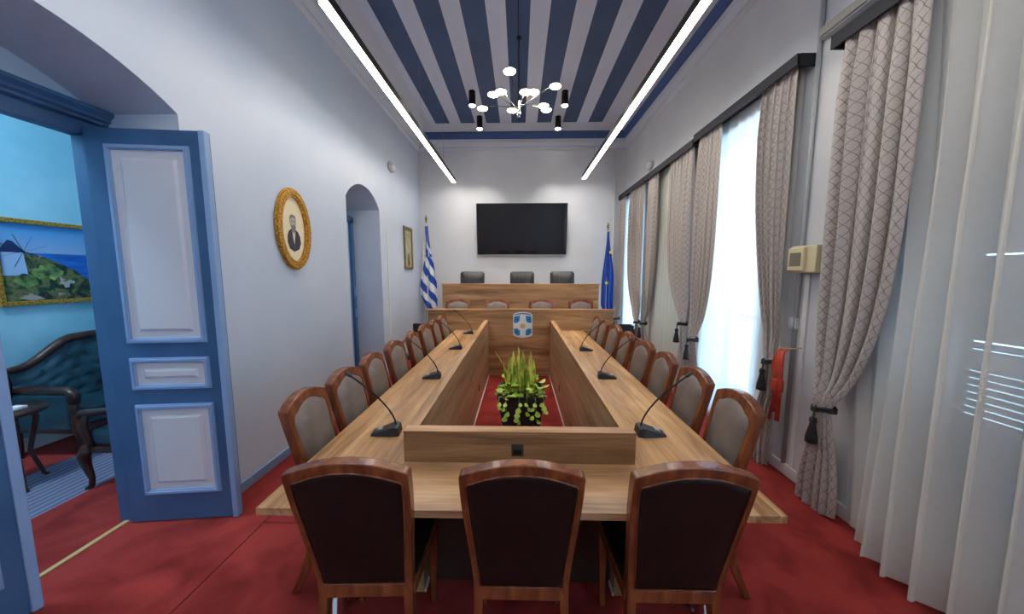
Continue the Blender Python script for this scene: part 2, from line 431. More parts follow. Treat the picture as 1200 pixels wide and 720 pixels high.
# cove round the ceiling: slanted white and blue bands, then a cornice moulding below
def cove(name, prof, m):
    """prof: list of (inset from wall, z); runs along left, right, back walls"""
    b = MB(); rings = []
    for ins, z in prof:
        rings.append([(XL + ins, YF, z), (XL + ins, YB - ins, z), (XR - ins, YB - ins, z), (XR - ins, YF, z)])
    for a, bb in zip(rings[:-1], rings[1:]):
        for k in range(3): b.quadset([a[k], a[k + 1], bb[k + 1], bb[k]], [(0, 1, 2, 3)])
    return struct(name, b, m, fix=False)
cove('trim_cove_white', [(0.34, ZC + .001), (0.13, 4.475)], M['cornice'])
cove('trim_cove_blue', [(0.13, 4.475), (0.145, 4.45), (0.10, 4.36), (0.075, 4.35)], M['band_blue'])
cove('trim_cornice', [(0.075, 4.35), (0.07, 4.29), (0.03, 4.22), (0.045, 4.20), (0.045, 4.175), (0.0, 4.15)], M['cornice'])
struct('wall_back', MB().box(-2.62, 2.62, YB, YB + .15, -.1, 4.7), M['wall'])
struct('wall_front', MB().box(-2.62, 2.62, YF - .15, YF, -.1, 4.7), M['wall'])
# left wall, half a metre thick, two arched niches
b = MB()
b.box(-2.6, XL, YF, A1[0], 0, 4.7)
b.box(-2.6, XL, A1[1], A2[0], 0, 4.7)
b.box(-2.6, XL, A2[1], YB + .1, 0, 4.7)
for y0, y1, zs, za in (A1, A2):
    b.prism(arc_pts(y0, y1, zs, za) + [(y1, 4.7), (y0, 4.7)], 0, -2.6, XL)
# back faces of the niches, round the door frames
b.box(-2.72, -2.6, -1.2, 0.60, 0, 4.0); b.box(-2.72, -2.6, 2.08, 4.4, 0, 4.0); b.box(-2.72, -2.6, 0.60, 2.08, 2.56, 4.0)
b.box(-2.72, -2.6, 4.4, 5.2, 2.42, 4.0)
b.box(-2.72, -2.6, 5.06, 5.2, 0, 2.42)
struct('wall_left', b, M['wall_left'])
# right wall with five window openings
WIN = [(-2.2, -0.9, 0), (0.45, 2.0, 1), (3.05, 3.98, 0), (4.50, 5.35, 1), (6.0, 6.95, 0)]
b = MB(); y = YF
for y0, y1, sh in WIN:
    b.box(XR, 2.66, y, y0, 0, 4.7); b.box(XR, 2.66, y0, y1, WIN_Z[1], 4.7); b.box(XR, 2.66, y0, y1, 0, WIN_Z[0]); y = y1
b.box(XR, 2.66, y, YB + .1, 0, 4.7)
struct('wall_right', b, M['wall'])
struct('baseboard_left', MB().box(XL, XL + .018, 2.12, A2[0] - .02, 0, .075, bev=.004).box(XL, XL + .018, A2[1] + .02, YB, 0, .075, bev=.004).box(-2.5, -2.1, 5.022, 5.04, 0, .075), M['door_trim'])
struct('baseboard_right', MB().box(XR - .025, XR, 1.8, 2.78, 0, .09, bev=.004).box(XR - .02, XR, 3.6, 4.25, 0, .09).box(XR - .02, XR, 5.05, 5.75, 0, .09), M['white_paint'])
struct('baseboard_back', MB().box(XL, XR, YB - .018, YB, 0, .09), M['white_paint'])

# windows (named window_<n>): frame, glazing bars, glass; shutters where the photo shows them closed
for i, (y0, y1, sh) in enumerate(WIN):
    z0, z1 = WIN_Z; b = MB(); X = 2.50
    for a, c_ in ((y0, y0 + .06), (y1 - .06, y1), ((y0 + y1) / 2 - .045, (y0 + y1) / 2 + .045)): b.box(X, X + .06, a, c_, z0, z1, bev=.004)
    for a, c_ in ((z0, z0 + .22), (z1 - .07, z1), (2.30, 2.36), (1.15, 1.19)): b.box(X + .004, X + .056, y0 + .05, y1 - .05, a, c_)
    wo = struct('window_%d' % (i + 1), b, M['white_paint'])
    MB().box(X + .026, X + .032, y0 + .05, y1 - .05, z0 + .1, z1 - .05).build('window_pane', M['glass'], wo)
    if sh:
        s = MB(); XS = 2.58
        for a, c_ in ((y0, (y0 + y1) / 2 - .005), ((y0 + y1) / 2 + .005, y1)):
            s.box(XS, XS + .035, a, a + .07, z0, z1); s.box(XS, XS + .035, c_ - .07, c_, z0, z1)
            s.box(XS + .01, XS + .025, a + .06, c_ - .06, z0, .80)
            s.box(XS + .01, XS + .025, a + .06, c_ - .06, 1.27, 1.745)
            s.box(XS + .01, XS + .025, a + .06, c_ - .06, 1.755, z1)
            zz = .82
            while zz < 1.26:
                R = Matrix.Rotation(1.02, 3, 'Y'); s.box(XS - .005, XS + .04, a + .065, c_ - .065, zz - .003, zz + .003, rot=R, piv=(XS + .018, 0, zz)); zz += .042
        s.build('shutter', M['shutter'] if i == 1 else M['shutter_glow'], wo)
# what stands outside the windows
struct('floor_terrace', MB().box(2.67, 9, -5, 10, -.3, -.1), M['exterior'])

# ------------------------------------------------------------------ adjoining room beyond the open door
b = MB().box(-3.28, -2.6, -1.2, 4.4, -.12, 0.0)
struct('floor_adjoining_carpet', b, M['carpet'])
struct('floor_adjoining_boards', MB().box(-4.02, -3.28, -1.2, 4.4, -.12, -.002), M['boards'])
struct('floor_adjoining_far_carpet', MB().box(-4.7, -4.02, -1.2, 4.4, -.12, 0.0), M['carpet'])
b = MB().box(-4.72, -4.58, -1.2, 4.4, -.1, 4.0).box(-4.7, -2.72, 4.4, 4.5, -.1, 4.0).box(-4.7, -2.72, -1.3, -1.2, -.1, 4.0)
struct('wall_adjoining', b, M['teal'])
struct('ceiling_adjoining', MB().box(-4.72, -2.6, -1.3, 4.5, 4.0, 4.1), M['cornice'])
struct('baseboard_adjoining', MB().box(-4.58, -4.56, -1.2, 4.4, 0, .12), M['white_paint'])
struct('trim_threshold', MB().box(-2.625, -2.595, .68, 2.0, 0, .008, bev=.002), M['brass'])

# door 1: frame with moulded lintel and two leaves
d1 = empty('door_1'); d1['kind'] = 'structure'
b = MB()
b.box(-2.66, -2.58, 1.995, 2.075, 0, 2.50, bev=.006)
b.box(-2.66, -2.58, .60, .68, 0, 2.50, bev=.006)
b.box(-2.66, -2.585, .60, 2.075, 2.46, 2.545, bev=.004)
b.build('door_frame', M['door_blue'], d1)
b = MB().prism([(-2.60, 2.54), (-2.545, 2.545), (-2.545, 2.56), (-2.525, 2.57), (-2.525, 2.585), (-2.50, 2.605), (-2.50, 2.625), (-2.60, 2.625)], 1, .56, 2.10)
b.build('lintel_moulding', M['door_blue'], d1)
def moulded_panel(fr, wh, x0, x1, z0, z1, yf):
    """raised-and-fielded panel on the face yf (front is -y): light blue moulding ring, white field"""
    s = 0.030
    O = [(x0, z0), (x1, z0), (x1, z1), (x0, z1)]; I = [(x0 + s, z0 + s), (x1 - s, z0 + s), (x1 - s, z1 - s), (x0 + s, z1 - s)]
    fr.ring(O, I, 1, yf - .012, yf + .004)
    O2 = [(x0 + .008, z0 + .008), (x1 - .008, z0 + .008), (x1 - .008, z1 - .008), (x0 + .008, z1 - .008)]
    I2 = [(x0 + s - .008, z0 + s - .008), (x1 - s + .008, z0 + s - .008), (x1 - s + .008, z1 - s + .008), (x0 + s - .008, z1 - s + .008)]
    fr.ring(O2, I2, 1, yf - .020, yf - .010)
    wh.box(x0 + s, x1 - s, yf - .003, yf + .01, z0 + s, z1 - s)
    g = min(.045, (x1 - x0) * .12, (z1 - z0) * .2)
    a0, a1, b0, b1 = x0 + s + g, x1 - s - g, z0 + s + g, z1 - s - g; k = .016
    P = [(a0, yf - .003, b0), (a1, yf - .003, b0), (a1, yf - .003, b1), (a0, yf - .003, b1),
         (a0 + k, yf - .013, b0 + k), (a1 - k, yf - .013, b0 + k), (a1 - k, yf - .013, b1 - k), (a0 + k, yf - .013, b1 - k)]
    wh.quadset(P, [(0, 1, 5, 4), (1, 2, 6, 5), (2, 3, 7, 6), (3, 0, 4, 7), (4, 5, 6, 7)])
def door_leaf(parent, loc, rz, flip=1, handle=False, zt=2.50, W=.665):
    """leaf local: hinge at x=0, runs to x=W*flip, front face looks to -y"""
    e = empty('door_leaf', loc, rz); e.parent = parent
    X = lambda a: a * flip
    f = MB().box(min(0, X(W)), max(0, X(W)), 0, .042, .008, zt, bev=.003); lf = f.build('leaf_board', M['door_blue'], e)
    fr, wh = MB(), MB()
    for z0, z1 in ((1.21, 2.405), (.91, 1.115), (.20, .81)):
        a, c_ = X(.115), X(W - .09); moulded_panel(fr, wh, min(a, c_), max(a, c_), z0, z1, 0.0)
    fr.build('panel_moulding', M['door_trim'], e); wh.build('door_panel', M['door_white'], e)
    a, c_ = X(W - .03), X(W + .006)
    MB().box(min(a, c_), max(a, c_), -.012, .03, .008, zt, bev=.006).build('lit_edge_strip', M['door_trim'], e)  # lighter colour stands for the light the leaf edge catches
    if handle:
        h = MB().box(*sorted((X(W - .085), X(W - .035))), -.010, 0, .93, 1.16, bev=.004)
        h.tube([(X(W - .06), -.006, 1.09), (X(W - .06), -.05, 1.09)], .009)
        h.tube([(X(W - .06), -.05, 1.09), (X(W - .17), -.052, 1.085)], .009)
        h.build('door_handle', M['door_trim'], e)
    return e
door_leaf(d1, (-2.56, 1.975, 0), math.radians(6.5))
door_leaf(d1, (-2.585, .70, 0), math.radians(90 - 17.5), 1, True, W=.76)
# door 2: in the far niche, only a strip of frame and leaf shows
d2 = empty('door_2'); d2['kind'] = 'structure'
MB().box(-2.6, -2.50, 4.96, 5.036, 0, 2.46, bev=.006).box(-2.6, -2.50, 4.09, 4.16, 0, 2.46).box(-2.6, -2.50, 4.09, 5.036, 2.40, 2.48).build('door_frame', M['door_blue'], d2)
lf = MB().box(-2.58, -2.54, 4.16, 4.96, 0, 2.40).build('leaf_board', M['door_trim'], d2)
MB().box(-2.50, -2.475, 4.97, 5.02, 1.30, 1.42, bev=.004).box(-2.50, -2.475, 4.97, 5.02, .98, 1.10, bev=.004).build('hinge', M['door_trim'], d2)

# ------------------------------------------------------------------ conference table
T = empty('conference_table', label='long hollow rectangular conference table in walnut laminate with raised inner barrier', cat='table')
ZT = 0.75; TH = 0.03
MB().box(-1.012, -.548, 1.165, 5.17, ZT - TH, ZT, bev=.002).build('tabletop', M['lamY'], T)
MB().box(.548, 1.0, 1.165, 5.17, ZT - TH, ZT, bev=.002).build('tabletop', M['lamY'], T)
MB().box(-.547, .547, 1.165, 1.49, ZT - TH, ZT, bev=.002).build('tabletop', M['lamX'], T)
BX, BI, BZ = .548, .487, .903
MB().box(-BX, -BI, 1.548, 5.17, 0, BZ, bev=.0015).build('barrier_panel', M['lamB'], T)
MB().box(BI, BX, 1.548, 5.17, 0, BZ, bev=.0015).build('barrier_panel', M['lamB'], T)
MB().box(-BX, BX, 1.488, 1.547, ZT - TH - .03, BZ, bev=.0015).build('barrier_panel', M['lamBX'], T)
MB().box(-BI, BI, 1.62, 1.645, 0, BZ - .05, bev=.0015).build('modesty_panel', M['shaded_lam'], T)
for s in (-1, 1):   # lighter cap edge along the barrier tops
    MB().box(min(s * BX, s * BI), max(s * BX, s * BI), 1.548, 5.17, BZ, BZ + .002).build('barrier_cap', M['lamY'], T)
MB().box(-BX, BX, 1.488, 1.547, BZ, BZ + .002).build('barrier_cap', M['lam_edge'], T)
for s in (-1, 1):
    MB().box(min(s * BI, s * (BI - .008)), max(s * BI, s * (BI - .008)), 1.548, 5.17, 0, .018).build('floor_strip', M['white_plastic'], T)
    # steel feet below the tabletop
    for yy in (1.42, 2.9, 4.6):
        f = MB().bar([(s * .97, yy, .03), (s * .56, yy, .03)], .03, .04)
        f.bar([(s * .92, yy - .10, .018), (s * .80, yy + .12, .018)], .02, .02)
        f.box(s * .86 - .025, s * .86 + .025, yy - .02, yy + .02, .03, ZT - TH)
        f.build('leg', M['chrome'], T)
# power socket flap on the front barrier
b = MB().box(-.035, .022, 1.478, 1.489, .79, .845, bev=.002); so = b.build('socket_flap', M['black_plastic'], T)
MB().box(-.026, .013, 1.475, 1.479, .80, .822, bev=.001).build('socket_slot', M['black_metal'], so)
for s, yy in ((-1, 3.9), (1, 3.9)):
    MB().box(min(s * BI, s * (BI - .006)), max(s * BI, s * (BI - .006)), yy - .03, yy + .03, .22, .30).build('cable_outlet', M['black_plastic'], T)

# ------------------------------------------------------------------ dais: two raised steps with desks
struct('floor_dais', MB().box(-1.46, 1.50, 5.24, 6.06, 0, .18).box(-1.46, 1.50, 6.06, YB, 0, .40), M['carpet'])
D = empty('panelled_desk', (0, 0, 0), label='wide walnut laminate desk with the blue and white emblem, at the far table end', cat='desk')
MB().box(-1.445, 1.485, 5.185, 5.235, 0, 1.055, bev=.002).build('front_panel', M['lamP'], D)
MB().box(-1.46, 1.50, 5.175, 5.25, 1.056, 1.08, bev=.002).build('top_ledge', M['lam_edge'], D)
MB().box(-1.44, 1.48, 5.237, 5.62, .90, .93, bev=.002).build('worktop', M['lamX'], D)
for s, x in ((0, -1.445), (1, 1.465)): MB().box(x, x + .02, 5.237, 5.60, .182, .898).build('side_panel', M['lamP'], D)
D = empty('upper_desk', (0, 0, 0), label='raised walnut laminate desk at the back under the television', cat='desk')
MB().box(-1.40, 1.435, 6.00, 6.05, .182, 1.43, bev=.002).build('front_panel', M['lamP'], D)
MB().box(-1.41, 1.445, 5.99, 6.06, 1.431, 1.455, bev=.002).build('top_ledge', M['lam_edge'], D)
MB().box(-1.39, 1.425, 6.061, 6.45, 1.14, 1.17, bev=.002).build('worktop', M['lamX'], D)
for x in (-1.40, 1.415): MB().box(x, x + .02, 6.061, 6.44, .402, 1.138).build('side_panel', M['lamP'], D)

# emblem plaque
em = empty('emblem_plaque', (.057, 5.18, .83), label='blue and white shield emblem with a white cross on the desk panel', cat='emblem')
def shield(w, zt, zb, k=1.0):
    P = []
    for t in range(-6, 7): P.append((w * t / 6 * (1 if abs(t) < 6 else 1), zt - .028 * (t / 6) ** 2 * 1.0 - (0.02 if abs(t) == 6 else 0)))
    P.append((w, zb + .05))
    for t in range(5, -6, -1): P.append((w * .9 * t / 5, zb + .03 * (abs(t) / 5) ** 2))
    P.append((-w, zb + .05)); return P[::-1]
MB().prism(shield(.152, .205, -.205), 1, -.004, .004).build('backing', M['plate'], em, bevel=.002)
def slab(poly, y0=-.008, y1=-.0045): return MB().prism(poly, 1, y0, y1)
slab([(-.132, .150), (-.13, .165), (-.07, .186), (0, .192), (.07, .186), (.13, .165), (.132, .150), (.07, .168), (0, .174), (-.07, .168)]).build('name_band', M['em_dark'], em)
for sx in (-1, 1):
    slab([(sx * .045, .15), (sx * .135, .135), (sx * .14, .05), (sx * .13, .03), (sx * .085, .035), (sx * .05, .07)]).build('quarter_field', M['em_blue'], em)
    slab([(sx * .045, -.17), (sx * .10, -.165), (sx * .135, -.13), (sx * .14, -.06), (sx * .085, -.055), (sx * .045, -.09)]).build('quarter_field', M['em_blue'], em)
    for sz in (-1, 1):
        MB().lathe([(.026, 0), (.026, .003)], (0, 0, 0), 14).build('quarter_motif', M['em_dark'], em).matrix_local = Matrix.Translation((sx * .098, -.008, sz * .092 - (.018 if sz < 0 else 0))) @ Matrix.Rotation(PI / 2, 4, 'X')
o = MB().lathe([(.040, 0), (.040, .004), (.022, .006)], (0, 0, 0), 20).build('centre_boss', M['em_gold'], em); o.matrix_local = Matrix.Translation((0, -.005, -.008)) @ Matrix.Rotation(PI / 2, 4, 'X')

# ------------------------------------------------------------------ upholstered dining chairs
# local frame: sitter looks to +y, back panel stands at y=0 at seat height and leans to -y
def back_y(z):
    if z >= .44: t = (z - .44) / .59; return -.125 * t ** 1.15
    t = (.44 - z) / .44; return -.13 * t ** 1.7
def half_w(z): return .188 + .034 * smooth01((z - .40) / .55)
def back_outline(inset, top, bottom, rc, rise, n=7):
    """closed outline of the back (x,z): arched top with rounded corners"""
    P = []
    zc = top - rise                                    # corner height
    wt = half_w(zc) - inset
    for k in range(9): z = bottom + (zc - rc - bottom) * k / 8; P.append((half_w(z) - inset, z))
    for k in range(1, n + 1):
        a = PI / 2 * k / n; P.append((wt - rc + rc * math.cos(a), zc - rc + rc * math.sin(a)))
    m = 8
    x1 = wt - rc
    for k in range(1, 2 * m): x = x1 * (1 - k / m); P.append((x, zc + rise * (1 - (x / x1) ** 2)))
    L_ = P[:9 + n]; return P + [(-x, z) for x, z in L_[::-1]]
def chair_surface_ring(mb, O, I, ya, yb):
    n = len(O)
    def P(p, d): return (p[0], back_y(p[1]) + d, p[1])
    R = [[mb.bm.verts.new(P(p, d)) for p in o] for o, d in ((O, ya), (I, ya), (I, yb), (O, yb))]
    for j in range(4):
        A, B = R[j], R[(j + 1) % 4]
        for i in range(n): mb.bm.faces.new((A[i], A[(i + 1) % n], B[(i + 1) % n], B[i]))
def pad(mb, O, d0, d1, bulge, rings=5):
    """cushion: outline O shrinks inwards while it rises from d0 to d1+bulge"""
    cx = 0; cz = sum(p[1] for p in O) / len(O); n = len(O); prev = None
    steps = [(1.0, d0), (1.0, d1 * .6), (.985, d1 * .9), (.955, d1), (.85, d1 + bulge * .5), (.6, d1 + bulge * .85), (.3, d1 + bulge)]
    for k, d in steps:
        R = [mb.bm.verts.new((p[0] * k, back_y(cz + (p[1] - cz) * k) + d, cz + (p[1] - cz) * k)) for p in O]
        if prev:
            for i in range(n):
                f = mb.bm.faces.new((prev[i], prev[(i + 1) % n], R[(i + 1) % n], R[i])); f.smooth = True
        else: mb.bm.faces.new(R[::-1])
        prev = R
    f = mb.bm.faces.new(prev); f.smooth = True
def make_chair():
    r = empty('dining_chair')
    f = MB(); chair_surface_ring(f, back_outline(0, 1.03, .40, .018, .042), back_outline(.036, .985, .455, .055, .035), -.022, .026)
    f.build('backrest_frame', M['chair_wood'], r, bevel=.005)
    p = MB(); pad(p, back_outline(.034, .987, .453, .055, .036), .004, .024, .016); p.build('back_cushion', M['leather_taupe'], r)
    p = MB(); pad(p, back_outline(.024, .990, .462, .018, .040), -.012, -.025, -.004); p.build('rear_panel', M['leather_dark'], r)
    pp = MB(); pts = [(x, back_y(z) - .024, z) for x, z in back_outline(.024, .990, .462, .018, .040)]; pp.tube(pts + [pts[0]], .0035, 5, caps=False); pp.build('piping', M['chair_wood'], r)
    # seat frame, seat cushion
    O = [(-.195, -.0), (.195, -.0), (.215, .365), (-.215, .365)]
    MB().prism(O, 2, .385, .435).build('seat_frame', M['chair_wood'], r, bevel=.006)
    s = MB()
    def ring(k, z): return [(x * k, .188 + (y - .188) * k, z) for x, y in rr]
    rr = []
    base = rrect(-.20, .20, .012, .375, .035, 4)
    rr = [(x * (.93 + .12 * (y / .45)), y) for x, y in base]
    prev = None
    for k, z in ((1, .436), (1.01, .455), (1.0, .472), (.96, .483), (.7, .492), (.35, .496)):
        R = [s.bm.verts.new(p) for p in ring(k, z)]
        if prev:
            for i in range(len(R)): q = s.bm.faces.new((prev[i], prev[(i + 1) % len(R)], R[(i + 1) % len(R)], R[i])); q.smooth = True
        else: s.bm.faces.new(R[::-1])
        prev = R
    s.bm.faces.new(prev); s.build('seat', M['leather_dark'], r)
    for sx in (-1, 1):
        pts = [(sx * (half_w(z) - .018 + (.02 * ((.4 - z) / .4) if z < .4 else 0)), back_y(z) + .002, z) for z in (.42, .36, .28, .20, .12, .05, 0)]
        MB().bar(pts, [.036, .036, .035, .034, .032, .030, .028], [.048, .046, .044, .040, .036, .033, .030]).build('leg', M['chair_wood'], r, bevel=.003)
        MB().bar([(sx * .193, .342, .40), (sx * .191, .338, .2), (sx * .188, .332, 0)], [.042, .036, .026], [.042, .036, .026]).build('leg', M['chair_wood'], r, bevel=.003)
    return r
chair0 = make_chair(); used = [False]
def chair(x, y, z, rz, label, group, sc=(.96, 1, .99)):
    if not used[0]: o = chair0; used[0] = True
    else: o = copy_tree(chair0)
    o.location = (x, y, z); o.rotation_euler = (0, 0, rz); o.scale = sc; tag(o, label, 'chair', group); return o
ordk = ['nearest the camera', 'second from camera', 'third from camera', 'fourth from camera', 'fifth from camera', 'sixth from camera', 'second from desk panel', 'beside the desk panel']
for x, rz, pos, k_ in ((-.594, .04, 'left', .96), (.010, 0, 'middle', .96), (.590, 0, 'right', .93)):
    chair(x + .0, 1.172, 0, rz, 'dining chair with dark leather back seen from behind, %s of three at near end' % pos, 'dining chairs along the near end', (k_, 1, .99))
jl = [.05, -.04, .03, -.03, .05, -.05, .04, 0.0]
for k, yy in enumerate([1.685, 2.075, 2.50, 2.95, 3.45, 3.93, 4.38, 4.80]):
    chair(-1.035 + .006 * math.sin(k * 2), yy, 0, -PI / 2 + jl[k], 'taupe leather dining chair on the left table side, %s' % ordk[k], 'dining chairs along the left side', (.79, 1, 1))
for k, yy in enumerate([1.71, 2.13, 2.57, 3.01, 3.48, 3.94, 4.40, 4.81]):
    chair(1.045 + .006 * math.sin(k * 3), yy, 0, PI / 2 - jl[-k], 'taupe leather dining chair on the right, window side of the table, %s' % ordk[k], 'dining chairs along the right side', (.79, 1, 1))
for x, pos in ((-1.07, 'leftmost'), (-.385, 'second from left'), (.385, 'third from left'), (1.065, 'rightmost')):
    chair(x, 5.64, .18, PI, 'dining chair facing the camera between the two desks, %s of four' % pos, 'dining chairs between the desks')

# black office armchairs behind the upper desk
def make_office():
    r = empty('office_chair')
    def bk(u, v):  # back shell front
        x = (u - .5) * .50; z = .46 + v * .82
        return (x * (1 - .10 * (1 - v)), .03 + .05 * math.cos(PI * (u - .5) * .9) - .10 * v, z)
    b = MB(); O = rrect(-.245, .245, .46, 1.28, .06, 6)
    n = len(O); prev = None; cz = .87
    for k, d in ((.93, .04), (1, .015), (1.0, -.03), (.97, -.05), (.6, -.06), (.2, -.062)):
        R = [b.bm.verts.new((p[0] * k, -d + (cz + (p[1] - cz) * k - .46) * -.12, cz + (p[1] - cz) * k)) for p in O]
        if prev:
            for i in range(n): q = b.bm.faces.new((prev[i], prev[(i + 1) % n], R[(i + 1) % n], R[i])); q.smooth = True
        else: b.bm.faces.new(R[::-1])
        prev = R
    b.bm.faces.new(prev); bo = b.build('backrest', M['leather_black'], r)
    st = MB()
    for zz in (.75, 1.0): st.tube([(-.22, .053 - (zz - .46) * .12, zz), (0, .066 - (zz - .46) * .12, zz), (.22, .053 - (zz - .46) * .12, zz)], .004, 5)
    st.tube([(0.06, .066, .5), (.06, -.028, 1.25)], .003, 5); st.build('seam', M['black_plastic'], bo)
    MB().box(-.24, .24, .0, .48, .42, .52, bev=.035).build('seat', M['leather_black'], r)
    for s in (-1, 1):
        MB().tube([(s * .24, .0, .66), (s * .275, .05, .68), (s * .275, .34, .68), (s * .27, .38, .60), (s * .25, .38, .44)], .018, 8).build('armrest', M['black_plastic'], r)
    MB().lathe([(.025, .08), (.025, .42)], (0, .22, 0), 12).build('gas_lift', M['chrome'], r)
    bs = MB()
    for k in range(5):
        a = 2 * PI * k / 5; bs.bar([(0, .22, .10), (.26 * math.cos(a), .22 + .26 * math.sin(a), .06)], .04, .03)
    bs.build('star_base', M['black_plastic'], r)
    for k in range(5):
        a = 2 * PI * k / 5; MB().lathe([(.018, 0), (.028, .01), (.028, .045), (.018, .055)], (.26 * math.cos(a), .22 + .26 * math.sin(a), 0), 12).build('caster', M['black_plastic'], r)
    return r
oc = make_office()
for k, (x, pos) in enumerate(((-.955, 'left'), (.058, 'middle'), (.87, 'right'))):
    o = oc if k == 0 else copy_tree(oc)
    o.location = (x, 6.70, .40 + .05); o.rotation_euler = (0, 0, PI)
    o.location.z = .40
    tag(o, 'black leather office chair behind the upper desk, %s one of three' % pos, 'chair', 'office chairs behind the upper desk')
# dark armchairs along the walls behind the side rows
def make_side_arm():
    r = empty('armchair')
    MB().box(-.20, .20, -.06, 0, .48, .93, bev=.03).build('backrest', M['leather_black'], r)
    MB().box(-.24, .24, -.02, .44, .40, .48, bev=.02).build('seat', M['leather_black'], r)
    for s in (-1, 1):
        MB().tube([(s * .255, -.03, .70), (s * .26, .15, .71), (s * .26, .36, .69), (s * .26, .41, .63), (s * .255, .40, .42)], .02, 8).build('armrest', M['red_wood'], r)
        MB().bar([(s * .24, .40, .42), (s * .24, .42, 0)], .04, .04).build('leg', M['red_wood'], r)
        MB().bar([(s * .24, -.03, .72), (s * .24, -.03, .3), (s * .24, -.08, 0)], .04, .04).build('leg', M['red_wood'], r)
    return r
M['red_wood'] = mat('reddish_lacquered_wood', (128, 46, 28), 0.25)
a0 = make_side_arm(); a0.location = (-1.50, 5.06, 0); a0.rotation_euler = (0, 0, PI); a0.scale = (.8, .8, .93)
tag(a0, 'black armchair with reddish wooden arms behind the left row of chairs', 'armchair', 'armchairs behind the rows')
a1 = copy_tree(a0); a1.location = (1.58, 5.06, 0)
tag(a1, 'black armchair with reddish wooden arms behind the right row of chairs', 'armchair', 'armchairs behind the rows')

# ------------------------------------------------------------------ gooseneck microphones
def make_mic():
    """thick end at +x side by the barrier, neck bends towards -x"""
    r = empty('desk_microphone')
    b = MB(); S = [(-.075, .000, .030), (-.072, .012, .032), (-.03, .024, .040), (.045, .046, .048), (.065, .040, .046), (.072, 0.0, .044)]
    V = []
    for x, z, hw in S: V += [(x, -hw, 0), (x, -hw * .82, max(z, .0)), (x, hw * .82, max(z, .0)), (x, hw, 0)]
    F = []
    for i in range(len(S) - 1):
        a, c_ = i * 4, (i + 1) * 4
        for k in range(4): F.append((a + k, a + (k + 1) % 4, c_ + (k + 1) % 4, c_ + k))
    F += [(0, 1, 2, 3), (20, 21, 22, 23)]
    b.quadset(V, F); body = b.build('base', M['black_plastic'], r, bevel=.004)
    MB().box(-.045, -.02, -.016, .016, .0255, .031, bev=.002, rot=Matrix.Rotation(-.2, 3, 'Y'), piv=(-.03, 0, .028)).build('talk_button', M['grey_plastic'], body)
    pts = [(.05, 0, .043)]
    for k in range(1, 13):
        t = k / 12; pts.append((.05 - .215 * t ** 1.35, 0, .043 + .27 * t ** .85))
    nk = MB().tube(pts, .0042, 6).build('gooseneck', M['black_metal'], r)
    e, d = Vector(pts[-1]), (Vector(pts[-1]) - Vector(pts[-2])).normalized()
    MB().tube([e, e + d * .006, e + d * .035, e + d * .04], [.005, .0085, .0085, .005], 8).build('microphone_head', M['black_plastic'], r)
    return r
mic0 = make_mic()
for k, (x, y, rz) in enumerate([(-.745, 1.77, .12), (-.75, 2.76, .12), (-.755, 3.85, .12), (-.755, 4.84, .12), (.735, 1.79, PI - .05), (.755, 2.79, PI - .1), (.78, 3.80, PI - .1)]):
    o = mic0 if k == 0 else copy_tree(mic0)
    o.location = (x, y, ZT + .0005); o.rotation_euler = (0, 0, rz); o.scale = (1.06, 1.12, 1.06)
    left = k < 4; j = k if left else k - 4
    tag(o, 'black gooseneck microphone on the %s tabletop, %s' % ('left' if left else 'right', ('nearest the camera', 'second from the camera', 'third from the camera', 'fourth, by the desk panel')[j]), 'microphone', 'gooseneck microphones on the table')

# ------------------------------------------------------------------ planter with snake plant and trailing vine
pl = empty('potted_plant', (.02, 3.0, 0), label='snake plant and trailing lime leaves in a square planter inside the hollow table', cat='plant')
def sq(h, r, z): return [(x, y, z) for x, y in rrect(-h, h, -h, h, r, 3)]
b = MB(); prev = None
for h, z in ((.135, 0), (.150, .10), (.205, .54), (.215, .545), (.215, .565), (.195, .565), (.190, .50)):
    R = [b.bm.verts.new(p) for p in sq(h, .03, z)]
    if prev:
        for i in range(len(R)): b.bm.faces.new((prev[i], prev[(i + 1) % len(R)], R[(i + 1) % len(R)], R[i]))
    else: b.bm.faces.new(R[::-1])
    prev = R
b.build('planter', M['planter'], pl, fix=True)
MB().box(-.188, .188, -.188, .188, .505, .525).build('soil', M['soil'], pl)
def blade(cx, cy, ang, lean, h, wd, tw):
    b = MB(); n = 9
    def f(u, v):
        wv = wd * (0.55 + 1.1 * v) * (1 - v ** 3) if v < 1 else 0
        a = ang + tw * v; x = (u - .5) * wv; off = lean * v ** 1.6
        return (cx + x * math.cos(a) + off * math.cos(ang + 1.2), cy + x * math.sin(a) + off * math.sin(ang + 1.2), .52 + h * v + .006 * math.cos((u - .5) * 3))
    b.grid(f, 3, n); return b
for k in range(28):
    rr_ = .13 * math.sqrt(random.random()); th = random.random() * 2 * PI
    h = random.uniform(.24, .47) * (1.0 - rr_ * 1.0)
    if k == 0: args = (-.07, 0, 2.0, .17, .40, .036, .3)
    else: args = (rr_ * math.cos(th), rr_ * math.sin(th), random.uniform(-.8, .8), random.uniform(-.06, .06), h, random.uniform(.042, .062), random.uniform(-.7, .7))
    blade(*args).build('sword_leaf', M['leaf_snake'], pl, solid=.002)
def vine_leaf(c_, d, size, m=None):
    b = MB(); d = Vector(d).normalized(); side = d.cross(Vector((0, 0, 1)))
    if side.length < .05: side = Vector((1, 0, 0))
    side.normalize(); up = side.cross(d)
    O = [(0, 0), (.35, .25), (.55, .6), (.42, .9), (0, 1.15), (-.42, .9), (-.55, .6), (-.35, .25)]
    vs = [b.bm.verts.new(Vector(c_) + side * x * size + d * z * size - up * abs(x) * size * .35) for x, z in O]
    cc = b.bm.verts.new(Vector(c_) + d * .55 * size)
    for i in range(8): b.bm.faces.new((vs[i], vs[(i + 1) % 8], cc)).smooth = True
    return b
vn = 0
